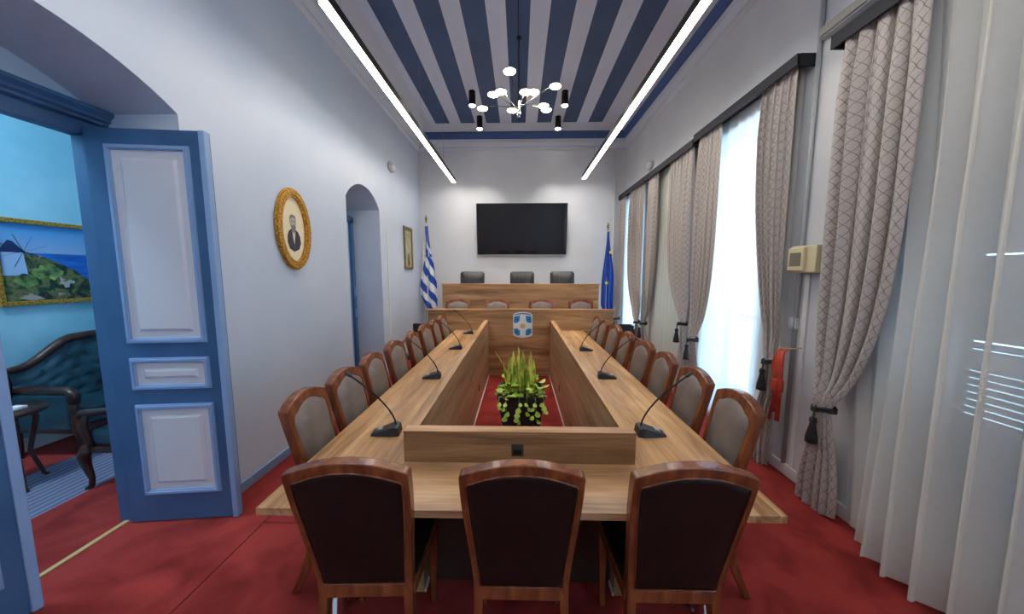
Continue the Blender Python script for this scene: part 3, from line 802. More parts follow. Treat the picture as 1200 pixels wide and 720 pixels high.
for k in range(74):
    th = random.random() * 2 * PI; rr_ = random.uniform(.04, .20)
    if random.random() < .6: th = -PI / 2 + random.uniform(-1.3, 1.3); rr_ = random.uniform(.10, .22)
    z = .57 + random.uniform(0, .10) - max(0, rr_ - .12) * .3
    vine_leaf((rr_ * math.cos(th), rr_ * math.sin(th), z), (math.cos(th) * .8, math.sin(th) * .8, random.uniform(-.4, .7)), random.uniform(.042, .068)).build('leaf', M['leaf_lime'], pl)
for x0, ln in ((-.13, .17), (-.02, .22), (.05, .13), (.12, .20), (.19, .10), (-.19, .08)):
    pts = [(x0 * .8, -.17, .57), (x0, -.225, .575), (x0 * 1.05, -.24, .52), (x0 + .01, -.235 + .1 * ln, .55 - ln)]
    MB().tube(pts, .0025, 5).build('vine_stem', M['leaf_lime'], pl)
    q = int(ln / .045) + 1
    for k in range(q):
        t = (k + .6) / q; z = .56 - ln * t
        vine_leaf((x0 + random.uniform(-.02, .02), -.245 + .02 * t, z), (random.uniform(-.6, .6), -.5, -.5), random.uniform(.034, .052)).build('leaf', M['leaf_lime'], pl)

# ------------------------------------------------------------------ television
tv = empty('television', (.05, 7.06, 2.55), label='large flat black television on the back wall', cat='television')
tv.rotation_euler = (math.radians(7), 0, 0)   # tipped towards the room
MB().box(-.935, .935, -.085, -.04, -.525, .525, bev=.006).build('casing', M['black_plastic'], tv)
MB().box(-.918, .918, -.088, -.084, -.500, .510).build('screen', M['screen'], tv)
MB().box(-.935, .935, -.088, -.083, -.525, -.512).build('lower_bezel', M['grey_plastic'], tv)
MB().box(-.3, .3, -.04, .012, -.2, .2).build('wall_bracket', M['black_metal'], tv)

# ------------------------------------------------------------------ flags
def flag_mesh(width_prof, H, depth, folds, mi, base_x=0):
    b = MB()
    def f(u, v):
        wl, wr = width_prof(v)
        x = wl + (wr - wl) * u
        return (x, depth * math.sin(u * folds * PI + v * 1.5) * (.3 + .7 * v), -H * v)
    b.grid(f, 40, 60, mi=mi); return b
def stand_pole(parent, h, m=None):
    MB().lathe([(.17, 0), (.17, .015), (.06, .035), (.03, .07), (.018, .12)], (0, 0, 0), 24).build('base', M['black_metal'], parent)
    MB().tube([(0, 0, .1), (0, 0, h)], .012, 8).build('pole', M['white_plastic'], parent)
    MB().lathe([(.008, h), (.02, h + .01), (.012, h + .03), (.028, h + .07), (.02, h + .11), (.004, h + .16)], (0, 0, 0), 12).build('finial', M['old_gold'], parent)
gf = empty('greek_flag', (-1.90, 6.85, 0), label='blue and white striped flag on a pole in the left back corner', cat='flag')
stand_pole(gf, 2.66)
def gmi(u, v):
    # stripes follow the cloth: hanging from the hoist they run down to the right
    cloth_v = v * 2.6 - u * (.55 + .1 * v)
    if v < .36 and u > .05:   # canton with white cross
        return 1 if (abs(u - .55) < .13 or abs(v - .20 - .12 * u) < .035) else 0
    return 0 if int(math.floor(cloth_v / .27)) % 2 == 0 else 1
def gw(v):
    return (-.015 - .14 * smooth01((v - .25) / .5) + .10 * smooth01((v - .78) / .22), .04 + .17 * smooth01(v / .8) )
f = flag_mesh(gw, 1.70, .035, 5, gmi)
fo = f.build('cloth', [M['flag_blue'], M['flag_white']], gf, solid=.003); fo.location = (0, -.03, 2.60)
ef = empty('european_flag', (1.79, 6.85, 0), label='blue flag with yellow stars on a pole in the right back corner', cat='flag')
stand_pole(ef, 2.50)
def ew(v): return (-.02 - .085 * smooth01(v / .7) + .04 * smooth01((v - .9) / .1), .02 + .11 * smooth01(v / .6))
fo = flag_mesh(ew, 1.62, .03, 5, 0).build('cloth', M['navy'], ef, solid=.003); fo.location = (0, -.03, 2.48)
def star(r):
    return [((r if k % 2 == 0 else r * .45) * math.sin(k * PI / 5), (r if k % 2 == 0 else r * .45) * math.cos(k * PI / 5)) for k in range(10)]
for x, z in ((.045, 2.06), (-.02, 1.45)):
    o = MB().prism(star(.045), 1, -.004, 0).build('star', M['yellow'], ef); o.location = (x, -.075, z)
    o.data.materials.clear(); o.data.materials.append(M['yellow'])

# ------------------------------------------------------------------ pictures
def ell(a, b_, n=48, c_=(0, 0)): return [(c_[0] + a * math.cos(2 * PI * k / n), c_[1] + b_ * math.sin(2 * PI * k / n)) for k in range(n)]
pc = empty('oval_portrait', (XL, 3.075, 2.05), label='oval gilt framed engraved portrait on the left wall', cat='picture')
# outlines live in (y,z), extruded along x
fr = MB(); fr.ring(ell(.235, .372), ell(.165, .295), 0, .002, .022); fr.ring(ell(.226, .362), ell(.180, .310), 0, .022, .036); fr.ring(ell(.176, .306), ell(.160, .290), 0, .004, .030)
fr.build('frame', M['gold'], pc, bevel=.003)
MB().prism(ell(.168, .298), 0, .003, .008).build('mat_board', M['cream_paper'], pc)
ink = mat('portrait_ink', (58, 58, 66), 0.8); ink2 = mat('portrait_face', (176, 168, 160), 0.8); ink3 = mat('portrait_hair', (120, 120, 124), 0.8)
def fl(poly, x, m, n='portrait'): return MB().prism(poly, 0, x, x + .001).build(n, m, pc)
fl([(-.085, -.12), (-.08, -.06), (-.06, -.02), (-.03, .0), (.03, .0), (.065, -.02), (.09, -.06), (.10, -.12), (.07, -.18), (.0, -.205), (-.06, -.18)], .0085, ink, 'portrait_coat')
fl([(-.02, .01), (.03, .01), (.02, -.06), (.005, -.14), (-.01, -.08)], .0097, mat('portrait_shirt', (206, 200, 188), 0.8), 'portrait_shirt')
fl(ell(.045, .06, 20, (0, .062)), .0097, ink2, 'portrait_face')
fl([(-.046, .07), (-.04, .115), (-.01, .135), (.03, .125), (.047, .09), (.04, .10), (.0, .112), (-.03, .10)], .0109, ink3, 'portrait_hair')
fl([(-.03, .03), (-.02, -.01), (.005, -.04), (.03, -.01), (.035, .03), (.0, .04)], .0109, ink3, 'portrait_beard')
fl([(-.025, .075), (-.008, .075), (-.008, .069), (-.025, .069)], .0121, ink, 'portrait_eye'); fl([(.01, .075), (.028, .075), (.028, .069), (.01, .069)], .0121, ink, 'portrait_eye')

def rect(y0, y1, z0, z1): return [(y0, z0), (y1, z0), (y1, z1), (y0, z1)]
p2 = empty('small_icon_picture', (XL, 6.265, 2.11), label='small upright picture in a thin antique gold frame on the left wall near the flag', cat='picture')
b = MB(); b.ring(rect(-.225, .225, -.39, .39), rect(-.175, .175, -.34, .34), 0, .002, .03); b.build('frame', M['old_gold'], p2, bevel=.004)
cv = noisy(mat('faded_canvas', (170, 168, 140), 0.7), (150, 158, 138), (196, 188, 150), (1, 1, 1), nscale=6)
MB().prism(rect(-.18, .18, -.345, .345), 0, .003, .010).build('canvas', cv, p2)
MB().prism([(-.06, -.33), (.10, -.33), (.09, -.16), (.05, -.08), (.0, -.1), (-.05, -.2)], 0, .010, .0112).build('painted_figure', mat('painted_brown', (120, 96, 70), .7), p2)
MB().prism([(.0, -.29), (.06, -.29), (.05, -.23), (.01, -.23)], 0, .0112, .0122).build('painted_detail', mat('painted_dark', (62, 60, 52), .7), p2)

p3 = empty('windmill_painting', (-4.58, 3.42, 1.745), label='wide seascape painting with a windmill in a gilt frame, seen through the open doorway', cat='picture')
HW, HH = .63, .395
b = MB(); b.ring(rect(-HW, HW, -HH, HH), rect(-HW + .04, HW - .04, -HH + .04, HH - .04), 0, .002, .035); b.build('frame', M['gold'], p3, bevel=.005)
def pcol(n, c_): return mat(n, c_, .45)
def paint(poly, lay, m, n): MB().prism(poly, 0, .004 + lay * .0012, .0052 + lay * .0012).build(n, m, p3)
iw, ih = HW - .035, HH - .035
# sky colour is the painting's own gradient: pale at its horizon
sky = bpy.data.materials.new('painted_sky'); sky.use_nodes = True
tc = N(sky, 'ShaderNodeTexCoord'); sp = N(sky, 'ShaderNodeSeparateXYZ'); L(sky, tc.outputs['Object'], sp.inputs[0])
mr = N(sky, 'ShaderNodeMapRange'); mr.inputs['From Min'].default_value = .05; mr.inputs['From Max'].default_value = .36; L(sky, sp.outputs[2], mr.inputs[0])
cr = N(sky, 'ShaderNodeValToRGB'); cr.color_ramp.elements[0].color = lin((150, 176, 206)); cr.color_ramp.elements[1].color = lin((56, 150, 214)); L(sky, mr.outputs[0], cr.inputs[0])
L(sky, cr.outputs[0], sky.node_tree.nodes['Principled BSDF'].inputs['Base Color'])
paint(rect(-iw, iw, -ih, ih), 0, sky, 'painted_sky')
paint(rect(-iw, iw, -ih, .09), 1, noisy(pcol('painted_sea', (20, 96, 178)), (14, 84, 170), (30, 112, 196), (1, 1, 6), nscale=4), 'painted_sea')
paint([(-.02 + .0, .03), (.03, .045), (.10, .03)], 2, pcol('painted_islet', (30, 66, 110)), 'painted_islet')
paint([(.12, .02), (.2, .05), (.30, .05), (.36, .015)], 2, pcol('painted_islet', (30, 66, 110)), 'painted_islet')
hill = noisy(pcol('painted_hillside', (60, 70, 40)), (16, 24, 30), (196, 184, 168), nscale=11, dist=.6, lo=.30, hi=.74, detail=7)
_e = [n for n in hill.node_tree.nodes if n.type == 'VALTORGB'][0].color_ramp.elements
for _p, _c in ((.42, (34, 46, 38)), (.50, (72, 92, 50)), (.56, (110, 120, 66)), (.63, (96, 72, 58))): _k = _e.new(_p); _k.color = lin(_c)
paint([(-iw, -ih), (iw, -ih), (iw, -.30), (.10, -.23), (.0, -.16), (-.08, -.08), (-.2, .0), (-.33, .07), (-.43, .085), (-iw, -.02)], 2, hill, 'painted_hillside')
paint([(-.40, -.1), (-.385, -.06), (-.35, -.055), (-.335, -.02), (-.30, -.03), (-.27, .0), (-.235, -.02), (-.21, -.06), (-.175, -.08), (-.19, -.12), (-.22, -.13), (-.25, -.17), (-.28, -.15), (-.32, -.18), (-.36, -.15)], 3, noisy(pcol('painted_shrubs', (80, 128, 60)), (30, 62, 36), (150, 180, 92), nscale=14, detail=7), 'painted_shrubs')
paint([(-.52, -.17), (-.46, -.1), (-.38, -.12), (-.36, -.2), (-.44, -.24)], 4, noisy(pcol('painted_shrubs', (70, 118, 60)), (28, 56, 36), (130, 164, 84), nscale=14, detail=7), 'painted_shrubs')
paint([(-.22, -.2), (-.2, -.175), (-.17, -.185), (-.14, -.165), (-.1, -.18), (-.11, -.205), (-.14, -.2), (-.15, -.24), (-.18, -.245), (-.19, -.21)], 3, pcol('painted_rocks', (176, 168, 160)), 'painted_rocks')
paint([(-.5, -.33), (-.46, -.305), (-.41, -.3), (-.37, -.315), (-.33, -.345), (-.42, -.35)], 3, pcol('painted_rocks', (160, 156, 150)), 'painted_rocks')
paint([(.0, -.29), (.06, -.26), (.15, -.29), (.1, -.32)], 3, pcol('painted_rocks', (150, 140, 130)), 'painted_rocks')
paint([(-.575, -.12), (-.42, -.12), (-.435, .10), (-.57, .10)], 4, pcol('painted_mill_wall', (160, 188, 222)), 'painted_mill_tower')
paint([(-.59, .09), (-.42, .09), (-.49, .19), (-.52, .2)], 5, pcol('painted_mill_cap', (22, 44, 86)), 'painted_mill_cap')
sl = MB()
for a in (20, 65, 110, 155):
    t = math.radians(a); sl.prism([(-.435 + .16 * math.cos(t) + .003 * math.sin(t), .10 + .16 * math.sin(t)), (-.435 - .16 * math.cos(t), .10 - .16 * math.sin(t)), (-.435 - .16 * math.cos(t) + .006, .104 - .16 * math.sin(t)), (-.429 + .16 * math.cos(t), .104 + .16 * math.sin(t))], 0, .0112, .0122)
sl.build('painted_sails', pcol('painted_sail_dark', (30, 40, 60)), p3)

# ------------------------------------------------------------------ adjoining room furniture
sf = empty('tufted_sofa', (-4.5, 2.66, 0), label='dark teal leather camelback sofa with carved wooden frame against the blue wall', cat='sofa')
SL = 1.5
def crest(y): t = y / SL; return .80 + .20 * smooth01((t - .06) / .26) * smooth01((.94 - t) / .26) + .02 * math.sin(t * PI)
b = MB()
def fb(u, v):
    y = .02 + (SL - .04) * u; z = .36 + (crest(y) - .03 - .36) * v
    tuft = .018 * (1 - abs(math.sin(u * PI * 9 + (PI / 2 if int(v * 6) % 2 else 0)))) * (1 - abs(math.cos(v * PI * 6)))
    return (.20 - .10 * v - tuft * 1.4 + .02 * math.sin(v * PI), y, z)
b.grid(fb, 54, 30); b.prism([(.02, .30)] + [(.02 + (SL - .04) * k / 24, crest(.02 + (SL - .04) * k / 24) - .03) for k in range(25)] + [(SL - .02, .30)], 0, .0, .10)
b.build('backrest', M['leather_teal'], sf)
for r_ in range(4):
    for k in range(9):
        y = .2 + (k + (.5 if r_ % 2 else 0)) * .13; z = .56 + r_ * .1
        if z < crest(y) - .08: MB().box(.13, .142, y - .01, y + .01, z - .01, z + .01, bev=.004).build('tufting_button', M['leather_teal'], sf)
pts = [(.10, .0, .58), (.10, .0, .74)] + [(.08, SL * k / 26, crest(SL * k / 26)) for k in range(27)] + [(.10, SL, .74), (.10, SL, .58)]
MB().tube(pts, [.028] * 2 + [.03 + .012 * math.sin(k * PI / 26) for k in range(27)] + [.028] * 2, 8).build('crest_rail', M['sofa_wood'], sf)
MB().box(.14, .66, .09, SL - .09, .30, .45, bev=.04).build('seat', M['leather_teal'], sf)
for y in (0, SL - .09):
    ar = MB().box(.06, .60, y + .01, y + .08, .28, .60, bev=.02); ao = ar.build('arm_panel', M['leather_teal'], sf)
    MB().tube([(.04, y + .045, .62), (.3, y + .045, .625), (.58, y + .045, .625), (.63, y + .045, .59), (.62, y + .045, .52)], .038, 8).build('arm_rail', M['sofa_wood'], sf)
    MB().tube([(.62, y + .045, .56), (.61, y + .045, .40), (.64, y + .045, .28), (.66, y + .045, .20), (.63, y + .045, .08), (.64, y + .045, 0)], [.035, .03, .045, .04, .02, .026], 8).build('leg', M['sofa_wood'], sf)
    MB().tube([(.06, y + .045, .30), (.06, y + .045, 0)], [.03, .02], 8).build('leg', M['sofa_wood'], sf)
MB().box(.08, .64, .03, SL - .03, .24, .30, bev=.01).build('seat_rail', M['sofa_wood'], sf)

ac = empty('cabriole_armchair', (-3.30, 2.29, 0), label='dark teal armchair with curved wooden arm and cabriole leg just inside the doorway', cat='armchair')
W, Dp = .52, .56      # faces -x: front at x=0
MB().box(.03, Dp, .04, W - .04, .33, .46, bev=.035).build('seat', M['leather_teal'], ac)
MB().box(.015, Dp, .02, W - .02, .29, .335, bev=.01).build('seat_rail', M['sofa_wood'], ac)
MB().box(Dp - .06, Dp + .02, .05, W - .05, .44, .92, bev=.035).build('backrest', M['leather_teal'], ac)
MB().tube([(Dp, .03, .42), (Dp, .03, .9), (Dp, .15, .98), (Dp, W / 2, 1.02), (Dp, W - .15, .98), (Dp, W - .03, .9), (Dp, W - .03, .42)], .025, 8).build('back_frame', M['sofa_wood'], ac)
for y in (.03, W - .03):
    MB().tube([(Dp, y, .66), (.3, y, .63), (.1, y, .61), (.02, y, .60), (.0, y, .57), (.04, y, .545)], [.02, .022, .026, .03, .026, .015], 8).build('armrest', M['sofa_wood'], ac)
    MB().tube([(.05, y, .60), (.02, y, .50), (.035, y, .42), (.06, y, .33)], [.02, .026, .022, .02], 8).build('arm_post', M['sofa_wood'], ac)
    MB().tube([(.03, y, .33), (-.012, y, .26), (.0, y, .18), (.03, y, .08), (.02, y, .025), (-.005, y, 0)], [.04, .038, .028, .018, .018, .024], 8).build('leg', M['sofa_wood'], ac)
    MB().tube([(Dp, y, .33), (Dp + .01, y, .15), (Dp + .05, y, 0)], [.025, .02, .016], 8).build('leg', M['sofa_wood'], ac)

stb = empty('side_table', (-3.875, 2.33, 0), label='small dark round side table in front of the sofa arm', cat='table')
MB().lathe([(.0, .575), (.17, .575), (.185, .59), (.185, .605), (.17, .62), (.0, .62)], (0, 0, 0), 28).build('tabletop', M['sofa_wood'], stb)
for k in range(3):
    a = 2 * PI * k / 3 - .4; cx_, sy_ = math.cos(a), math.sin(a)
    MB().tube([(.12 * cx_, .12 * sy_, .58), (.15 * cx_, .15 * sy_, .5), (.09 * cx_, .09 * sy_, .25), (.15 * cx_, .15 * sy_, .02), (.17 * cx_, .17 * sy_, 0)], [.022, .02, .014, .012, .016], 8).build('leg', M['sofa_wood'], stb)
tag(MB().box(-3.86, -3.77, 2.30, 2.37, .6205, .64, bev=.004).build('folded_napkin', M['white_plastic']), 'small white folded paper on the dark side table', 'paper')
# unseen lamp added above the frame to light the adjoining room
al = empty('added_fill_lamp', (-3.6, 1.4, 4.0), label='unseen round fill lamp added to light the adjoining room', cat='lamp')
MB().lathe([(.28, -.005), (.30, -.03), (.30, -.05)], (0, 0, 0), 32).build('canopy', M['chrome'], al)
MB().lathe([(.29, -.051), (.27, -.09), (.18, -.12), (.0, -.13)], (0, 0, 0), 32).build('fill_lamp_shade', emis('fill_lamp_glow', (215, 240, 255), 60), al)

# ------------------------------------------------------------------ drapes, sheers, pelmets
def drape(y_out, y_in, tie, zt, label, xo=2.095, amp=.028, side=1, bot=(0.30,), zb=.03, cloth_w=1.5, p=3.6, seed=0, xt=None):
    """y_out: edge at the wall pier, y_in: edge towards the window centre; tie=(y,z)"""
    rnd = random.Random(seed); nf = max(5, int(abs(y_in - y_out) / .085)); ph = rnd.random() * 6
    r = empty('drape', (0, 0, 0), label=label[0], cat='curtain', group='patterned drapes along the windows')
    ty, tz = tie; sgn = 1 if y_in > y_out else -1
    tie_w = .085; bw = bot[0]
    def edges(z):
        if z >= tz:
            t = (zt - z) / (zt - tz)
            yi = y_in + (ty + sgn * tie_w / 2 - y_in) * (t ** p)
            yo = y_out + (ty - sgn * tie_w / 2 - y_out) * (t ** 6)
        else:
            t = smooth01((tz - z) / max(.01, tz - zb) * 1.15)
            yi = ty + sgn * tie_w / 2 + sgn * bw * .55 * t; yo = ty - sgn * tie_w / 2 + (y_out - sgn * .01 - (ty - sgn * tie_w / 2)) * t
        return yo, yi
    def f(u, v):
        z = zt + (zb - zt) * v; yo, yi = edges(z)
        k = abs(yi - yo); a = amp * (.75 + .5 * math.sin(ph + 3 * u)) * min(1, .4 + k / .25) * (.5 + .5 * smooth01(v * 7))
        x = xo + a * math.sin(2 * PI * nf * u + ph + .5 * math.sin(5 * v + ph) * (1 - v)) + .3 * a * math.sin(2 * PI * nf * 2.3 * u + 2 * ph)
        if z < tz + .25: x -= .03 * smooth01((tz + .25 - z) / .25) * (1 if z > tz else max(0, 1 - (tz - z) * 3))
        y = yo + (yi - yo) * u + .012 * math.sin(2 * PI * nf * u * 2 + ph)
        zz = z - (.03 * math.sin(PI * u) if v > .98 else 0)
        return (x, y, zz)
    b = MB(); b.grid(f, nf * 12, 90, uvf=lambda u, v: (u * cloth_w, (1 - v) * (zt - zb)))
    b.build('cloth', M['drape'], r, fix=False)
    # tieback rope, knot, tassel
    lp = MB(); pts = []
    for k in range(17):
        a = 2 * PI * k / 16; pts.append((xo - .03 + .055 * math.cos(a), ty + (.065) * math.sin(a), tz + .012 * math.sin(a * 2) + .01 * math.cos(a)))
    lp.tube(pts, .009, 6); pts2 = [(p_[0], p_[1], p_[2] - .018) for p_ in pts]; lp.tube(pts2, .009, 6)
    t_ = lp.build('tieback_rope', M['rope'], r)
    tx = xo - .095
    MB().tube([(tx + .01, ty, tz + .01), (tx, ty, tz - .07), (tx, ty, tz - .08), (tx, ty, tz - .10), (tx, ty, tz - .115), (tx, ty, tz - .21), (tx, ty, tz - .25)], [.006, .006, .02, .022, .016, .034, .036], 10).build('tassel', M['rope'], t_)
    return r
def sheer(y0, y1, zt, label, x_top=2.15, x_bot=2.13, amp=.022, pitch=.12, zb=.05, seed=0, slant=0.0):
    rnd = random.Random(seed); nf = max(3, int((y1 - y0) / pitch)); ph = rnd.random() * 6
    def f(u, v):
        z = zt + (zb - zt) * v
        a = amp * (.7 + .45 * math.sin(u * 7 + ph)) * (.35 + .65 * smooth01((1 - u - .12 * (1 - v)) * 4))
        w_ = 2 * PI * nf * u + ph + .9 * math.sin(u * 9 + ph)
        x = x_top + (x_bot - x_top) * v * smooth01((1 - u - .2 * (1 - v)) * 6) + a * math.sin(w_) * (.5 + .5 * v)
        y = y0 + (y1 - y0 + slant * v) * u + .3 * a * math.sin(2 * w_) + .015 * v * math.sin(u * 11)
        return (x, y, z)
    b = MB(); b.grid(f, nf * 14, 40, uvf=lambda u, v: (u * (y1 - y0) * 1.6, (1 - v) * (zt - zb)))
    o = b.build('sheer_curtain', M['sheer'], fix=False)
    return tag(o, label, 'curtain', 'white sheer curtains along the windows')
def pelmet(y0, y1, z, label):
    r = empty('pelmet', (0, 0, 0), label=label, cat='pelmet', group='dark pelmets over the windows')
    MB().box(2.045, 2.057, y0, y1, z, z + .085, bev=.001).build('fascia', M['anthracite'], r)
    MB().box(2.066, 2.2, y0, y1, z + .07, z + .085).build('top_board', M['anthracite'], r)
    for y in (y0, y1 - .015): MB().box(2.066, 2.2, y, y + .015, z, z + .069).build('end_board', M['anthracite'], r)
    MB().box(2.10, 2.12, y0 + .02, y1 - .02, z + .045, z + .06).build('curtain_rail', M['white_plastic'], r)
pelmet(-.1, 2.39, 3.11, 'dark pelmet over the nearest window, cut by the top right of the photo')
pelmet(2.66, 4.125, 3.175, 'dark pelmet over the bright window, second from the camera')
pelmet(4.14, 5.66, 3.14, 'dark pelmet over the closed third window from the camera')
pelmet(5.69, 7.08, 3.14, 'dark pelmet over the farthest window, ending at the back wall')
drape(2.35, 1.87, (2.20, .75), 3.145, ['patterned drape with dark tassel, nearest the camera, beside the distribution box'], seed=1, xo=2.09, amp=.036, cloth_w=1.25, bot=(.14,), p=5.5)
drape(2.705, 3.07, (2.70, .94), 3.21, ['patterned drape behind the hanging red straps, right of the bright window'], seed=2, cloth_w=1.15, bot=(.30,), p=2.2)
drape(4.075, 3.64, (3.93, .87), 3.21, ['patterned drape on the left of the bright window, tied back'], seed=3, cloth_w=1.2, bot=(.22,), p=6)
drape(4.195, 4.84, (4.20, 1.02), 3.175, ['patterned drape swept to the near side of the third window'], seed=4, cloth_w=1.6, p=5)
drape(5.605, 5.20, (5.50, .82), 3.175, ['patterned drape on the far side of the third window'], seed=5, cloth_w=1.1)
drape(5.755, 6.45, (5.80, .80), 3.175, ['patterned drape on the near side of the farthest window'], seed=6, cloth_w=1.4, p=5)
drape(7.02, 6.74, (6.98, .70), 3.175, ['patterned drape in the far right corner beside the blue flag'], seed=8, cloth_w=1.0)
sheer(-.05, 2.34, 3.15, 'white sheer curtain in wide folds at the right edge of the photo', x_top=2.155, x_bot=2.0, amp=.07, pitch=.135, zb=.04, seed=11, slant=-.24)
sheer(2.74, 4.08, 3.215, 'glowing white sheer curtain over the bright window, lit from behind', x_top=2.175, x_bot=2.165, zb=.05, seed=12)
sheer(4.22, 5.60, 3.18, 'cream sheer curtain over the closed third window', x_top=2.175, x_bot=2.165, seed=13)
sheer(5.76, 7.0, 3.18, 'pale sheer curtain over the farthest window', x_top=2.175, x_bot=2.165, seed=14)

# ------------------------------------------------------------------ things on the right pier
cd = empty('cable_conduit', (XR, 2.64, 0), label='pale grey double conduit running up the pier between the two nearest windows', cat='conduit', group='wall conduits')
MB().tube([(-.018, 0, .09), (-.018, 0, 4.15)], .016, 10).build('pipe', M['grey_plastic'], cd)
MB().box(-.014, 0, -.09, -.05, .09, 1.64, bev=.002).build('trunking', M['white_plastic'], cd)
bx = empty('distribution_box', (XR, 2.52, 1.75), label='small beige distribution box with smoked window on the pier', cat='electrical box')
MB().box(-.095, -.034, -.10, .12, -.10, .10, bev=.006).build('housing', M['beige_plastic'], bx)
MB().box(-.118, -.096, -.02, .12, -.085, .085, bev=.006).build('cover', M['beige_plastic'], bx)
MB().box(-.121, -.117, .0, .10, -.05, .05, bev=.001).build('smoked_window', M['smoke_plastic'], bx)
sw = empty('wall_switch', (XR, 2.66, 1.25), label='small white wall switch on the pier below the distribution box', cat='switch')
MB().box(-.03, 0, -.035, .035, -.045, .045, bev=.004).build('plate', M['white_plastic'], sw); MB().box(-.036, -.029, -.02, .02, -.03, .03, bev=.002).build('rocker', M['white_plastic'], sw)
rc = empty('hanging_straps', (2.05, 2.565, 1.06), label='bundle of red straps hanging on a hook beside the second patterned drape', cat='straps')
for k, (dy, ln, w_) in enumerate(((-.03, .56, .035), (.0, .50, .03), (.03, .58, .03), (.055, .30, .02))):
    b = MB(); b.tube([(.02, dy * .3, 0), (-.02, dy * .6, -.02), (-.035, dy, -.12), (-.03 + .01 * k, dy * 1.2, -.30), (-.04, dy * 1.3, -ln)], [w_ * .4, w_ * .5, w_ * .6, w_ * .5, w_ * .6], 8, flat=.45); b.build('strap', M['red_cloth'], rc)
MB().box(-.05, .01, -.025, .035, -.34, -.24, bev=.01).build('buckle', M['red_cloth'], rc)
MB().tube([(.145, 0, .01), (.0, 0, .0), (-.03, 0, .02)], .006, 6).build('hook', M['brass'], rc)
ex = empty('emergency_light', (XR, 2.44, 3.34), label='long grey emergency light fitting on the wall above the nearest pelmet', cat='light fitting')
MB().box(-.055, 0, -.19, .17, -.03, .045, bev=.008).build('housing', M['grey_plastic'], ex)
MB().box(-.072, -.054, -.17, .15, -.022, .035, bev=.008).build('diffuser', mat('dull_diffuser', (160, 158, 152), .3), ex)
# small round sounders high on the side walls
for x, y, z, rz, side in ((XL, 5.55, 3.36, 0, 'left'), (XR, 5.80, 3.44, PI, 'right')):
    al_ = empty('wall_sounder', (x, y, z), rz, 'small grey oval sounder high on the %s wall' % side, 'alarm', 'wall sounders')
    o = MB().lathe([(.13, 0), (.13, .02), (.10, .03)], (0, 0, 0), 28).build('base', M['grey_plastic'], al_); o.rotation_euler = (0, PI / 2, 0); o.scale = (.62, 1, 1)
    o = MB().lathe([(.085, .03), (.08, .05), (.05, .065), (.0, .068)], (0, 0, 0), 24).build('dome', M['white_plastic'], al_); o.rotation_euler = (0, PI / 2, 0); o.scale = (.62, 1, 1)
cd2 = empty('cable_trunking', (XL, 5.28, 0), label='thin white cable trunking on the left wall beside the far niche', cat='conduit', group='wall conduits')
MB().box(0, .018, -.012, .012, .60, 2.30, bev=.002).build('trunking', M['white_plastic'], cd2); MB().box(0, .024, -.02, .02, 1.38, 1.44, bev=.003).build('joint', M['white_plastic'], cd2)
for x, lab in ((-2.03, 'white heating pipe in the left back corner behind the striped flag'), (1.955, 'thin pipe on the back wall above the blue flag')):
    pp = empty('wall_pipe', (x, YB - .03, 0), label=lab, cat='pipe', group='pipes on the back wall')
    MB().tube([(0, 0, .1), (0, 0, 2.3 if x < 0 else 4.15)], .014, 8).build('pipe', M['white_plastic'], pp)
    for z in (.8, 2.0): MB().box(-.02, .02, -.005, .028, z, z + .03).build('clip', M['grey_plastic'], pp)

# ------------------------------------------------------------------ lights
def led(x, y0, y1, z, label):
    r = empty('linear_pendant', (x, 0, z), label=label, cat='lamp', group='linear LED pendants')
    MB().box(-.034, .034, y0, y1, .012, .075, bev=.001).box(-.036, -.0335, y0, y1, .001, .075).box(.0335, .036, y0, y1, .001, .075).build('housing', M['black_metal'], r)
    MB().box(-.033, .033, y0 + .03, y1 - .004, -.006, .0119).build('diffuser', M['led'], r)
    for y in (y0 + .25, (y0 + y1) / 2, y1 - .9):
        MB().tube([(0, y, .075), (0, y, ZC - z + .001)], .0018, 5).build('suspension_wire', M['chrome'], r)
led(-1.32, 2.37, 6.86, 3.46, 'long linear LED pendant on the left of the striped ceiling')
led(1.272, -1.2, 6.80, 3.50, 'long linear LED pendant on the right of the striped ceiling')
led(-1.32, -2.4, 2.0, 3.46, 'unseen LED pendant added behind the camera on the left for fill light')  # added out of view as fill light for the room
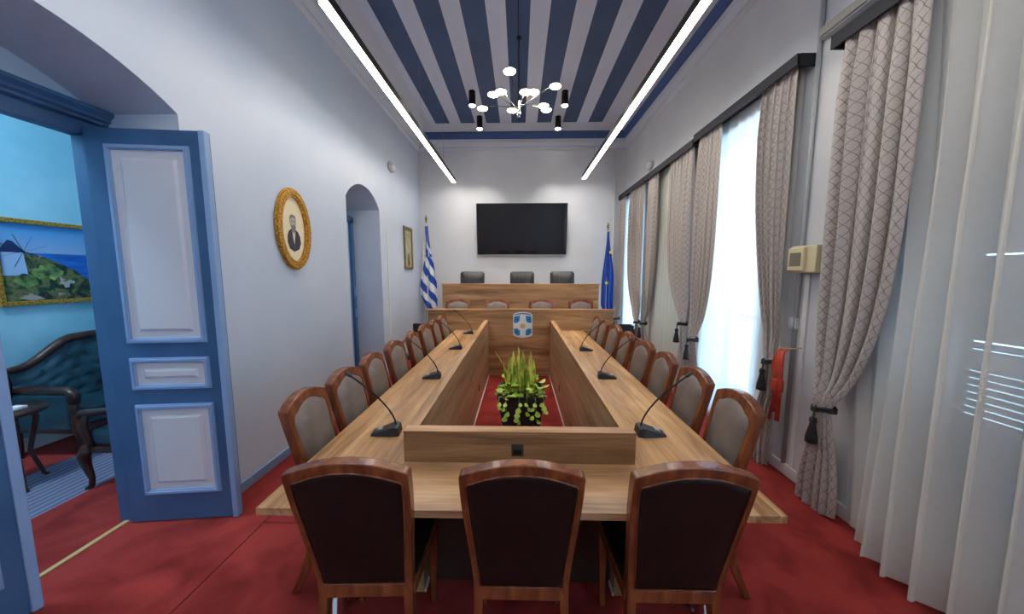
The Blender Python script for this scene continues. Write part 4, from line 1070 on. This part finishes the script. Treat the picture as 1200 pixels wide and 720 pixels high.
# surface spots
for k, (x, y, pos) in enumerate(((-.765, 5.63, 'front left'), (.728, 5.66, 'front right'), (-.748, 6.50, 'back left'), (.72, 6.53, 'back right'))):
    r = empty('ceiling_spot', (x, y, ZC), label='black cylinder spotlight on the striped ceiling, %s of four' % pos, cat='spotlight', group='black cylinder spotlights')
    MB().lathe([(.055, -.215), (.055, 0)], (0, 0, 0), 24).build('housing', M['black_metal'], r)
    MB().lathe([(.0, -.222), (.046, -.222), (.05, -.216)], (0, 0, 0), 24).build('lens', M['lens'], r)
    ld = bpy.data.lights.new('spot_beam', 'SPOT'); ld.energy = 55; ld.spot_size = 1.3; ld.spot_blend = .5; ld.color = (1, .93, .84); ld.shadow_soft_size = .04
    lo = bpy.data.objects.new('spot_beam', ld); COL.objects.link(lo); lo.parent = r; lo.location = (0, 0, -.235)
# chandelier
CX, CY = -.01, 4.42
ch = empty('chandelier', (CX, CY, 0), label='slim multi-arm chandelier with glowing round discs below the striped ceiling', cat='chandelier')
MB().lathe([(.03, ZC - .015), (.03, ZC)], (0, 0, 0), 20).build('canopy', M['black_metal'], ch)
MB().tube([(0, 0, ZC - .03), (0, 0, 3.80)], .006, 8).build('rod', M['black_metal'], ch)
MB().lathe([(.018, 3.60), (.022, 3.62), (.022, 3.80), (.012, 3.81)], (0, 0, 0), 14).build('hub', M['chrome'], ch)
for k, (x, y, zo) in enumerate([(-.111, 3.914, 0), (-.231, 4.328, 0), (-.331, 4.391, 0), (.07, 4.34, 0), (.169, 4.342, 0), (.427, 4.222, 0), (-.503, 4.74, 0), (-.102, 4.80, 0), (.32, 4.686, 0), (.366, 4.80, 0)]):
    z = 3.87; x -= CX; y -= CY
    ar = MB().tube([(0, 0, 3.66 + .012 * k), (x * .85, y * .85, z + .012)], .0035, 6).build('arm', M['chrome'] if k % 2 else M['black_metal'], ch)
    sh = MB().lathe([(.0, z + .018), (.066, z + .018), (.07, z + .012), (.07, z)], (x, y, 0), 24).build('disc', M['chrome'], ch)
    MB().lathe([(.0, z - .005), (.064, z - .005), (.067, z - .001)], (x, y, 0), 24).build('diffuser', M['disc'], sh)
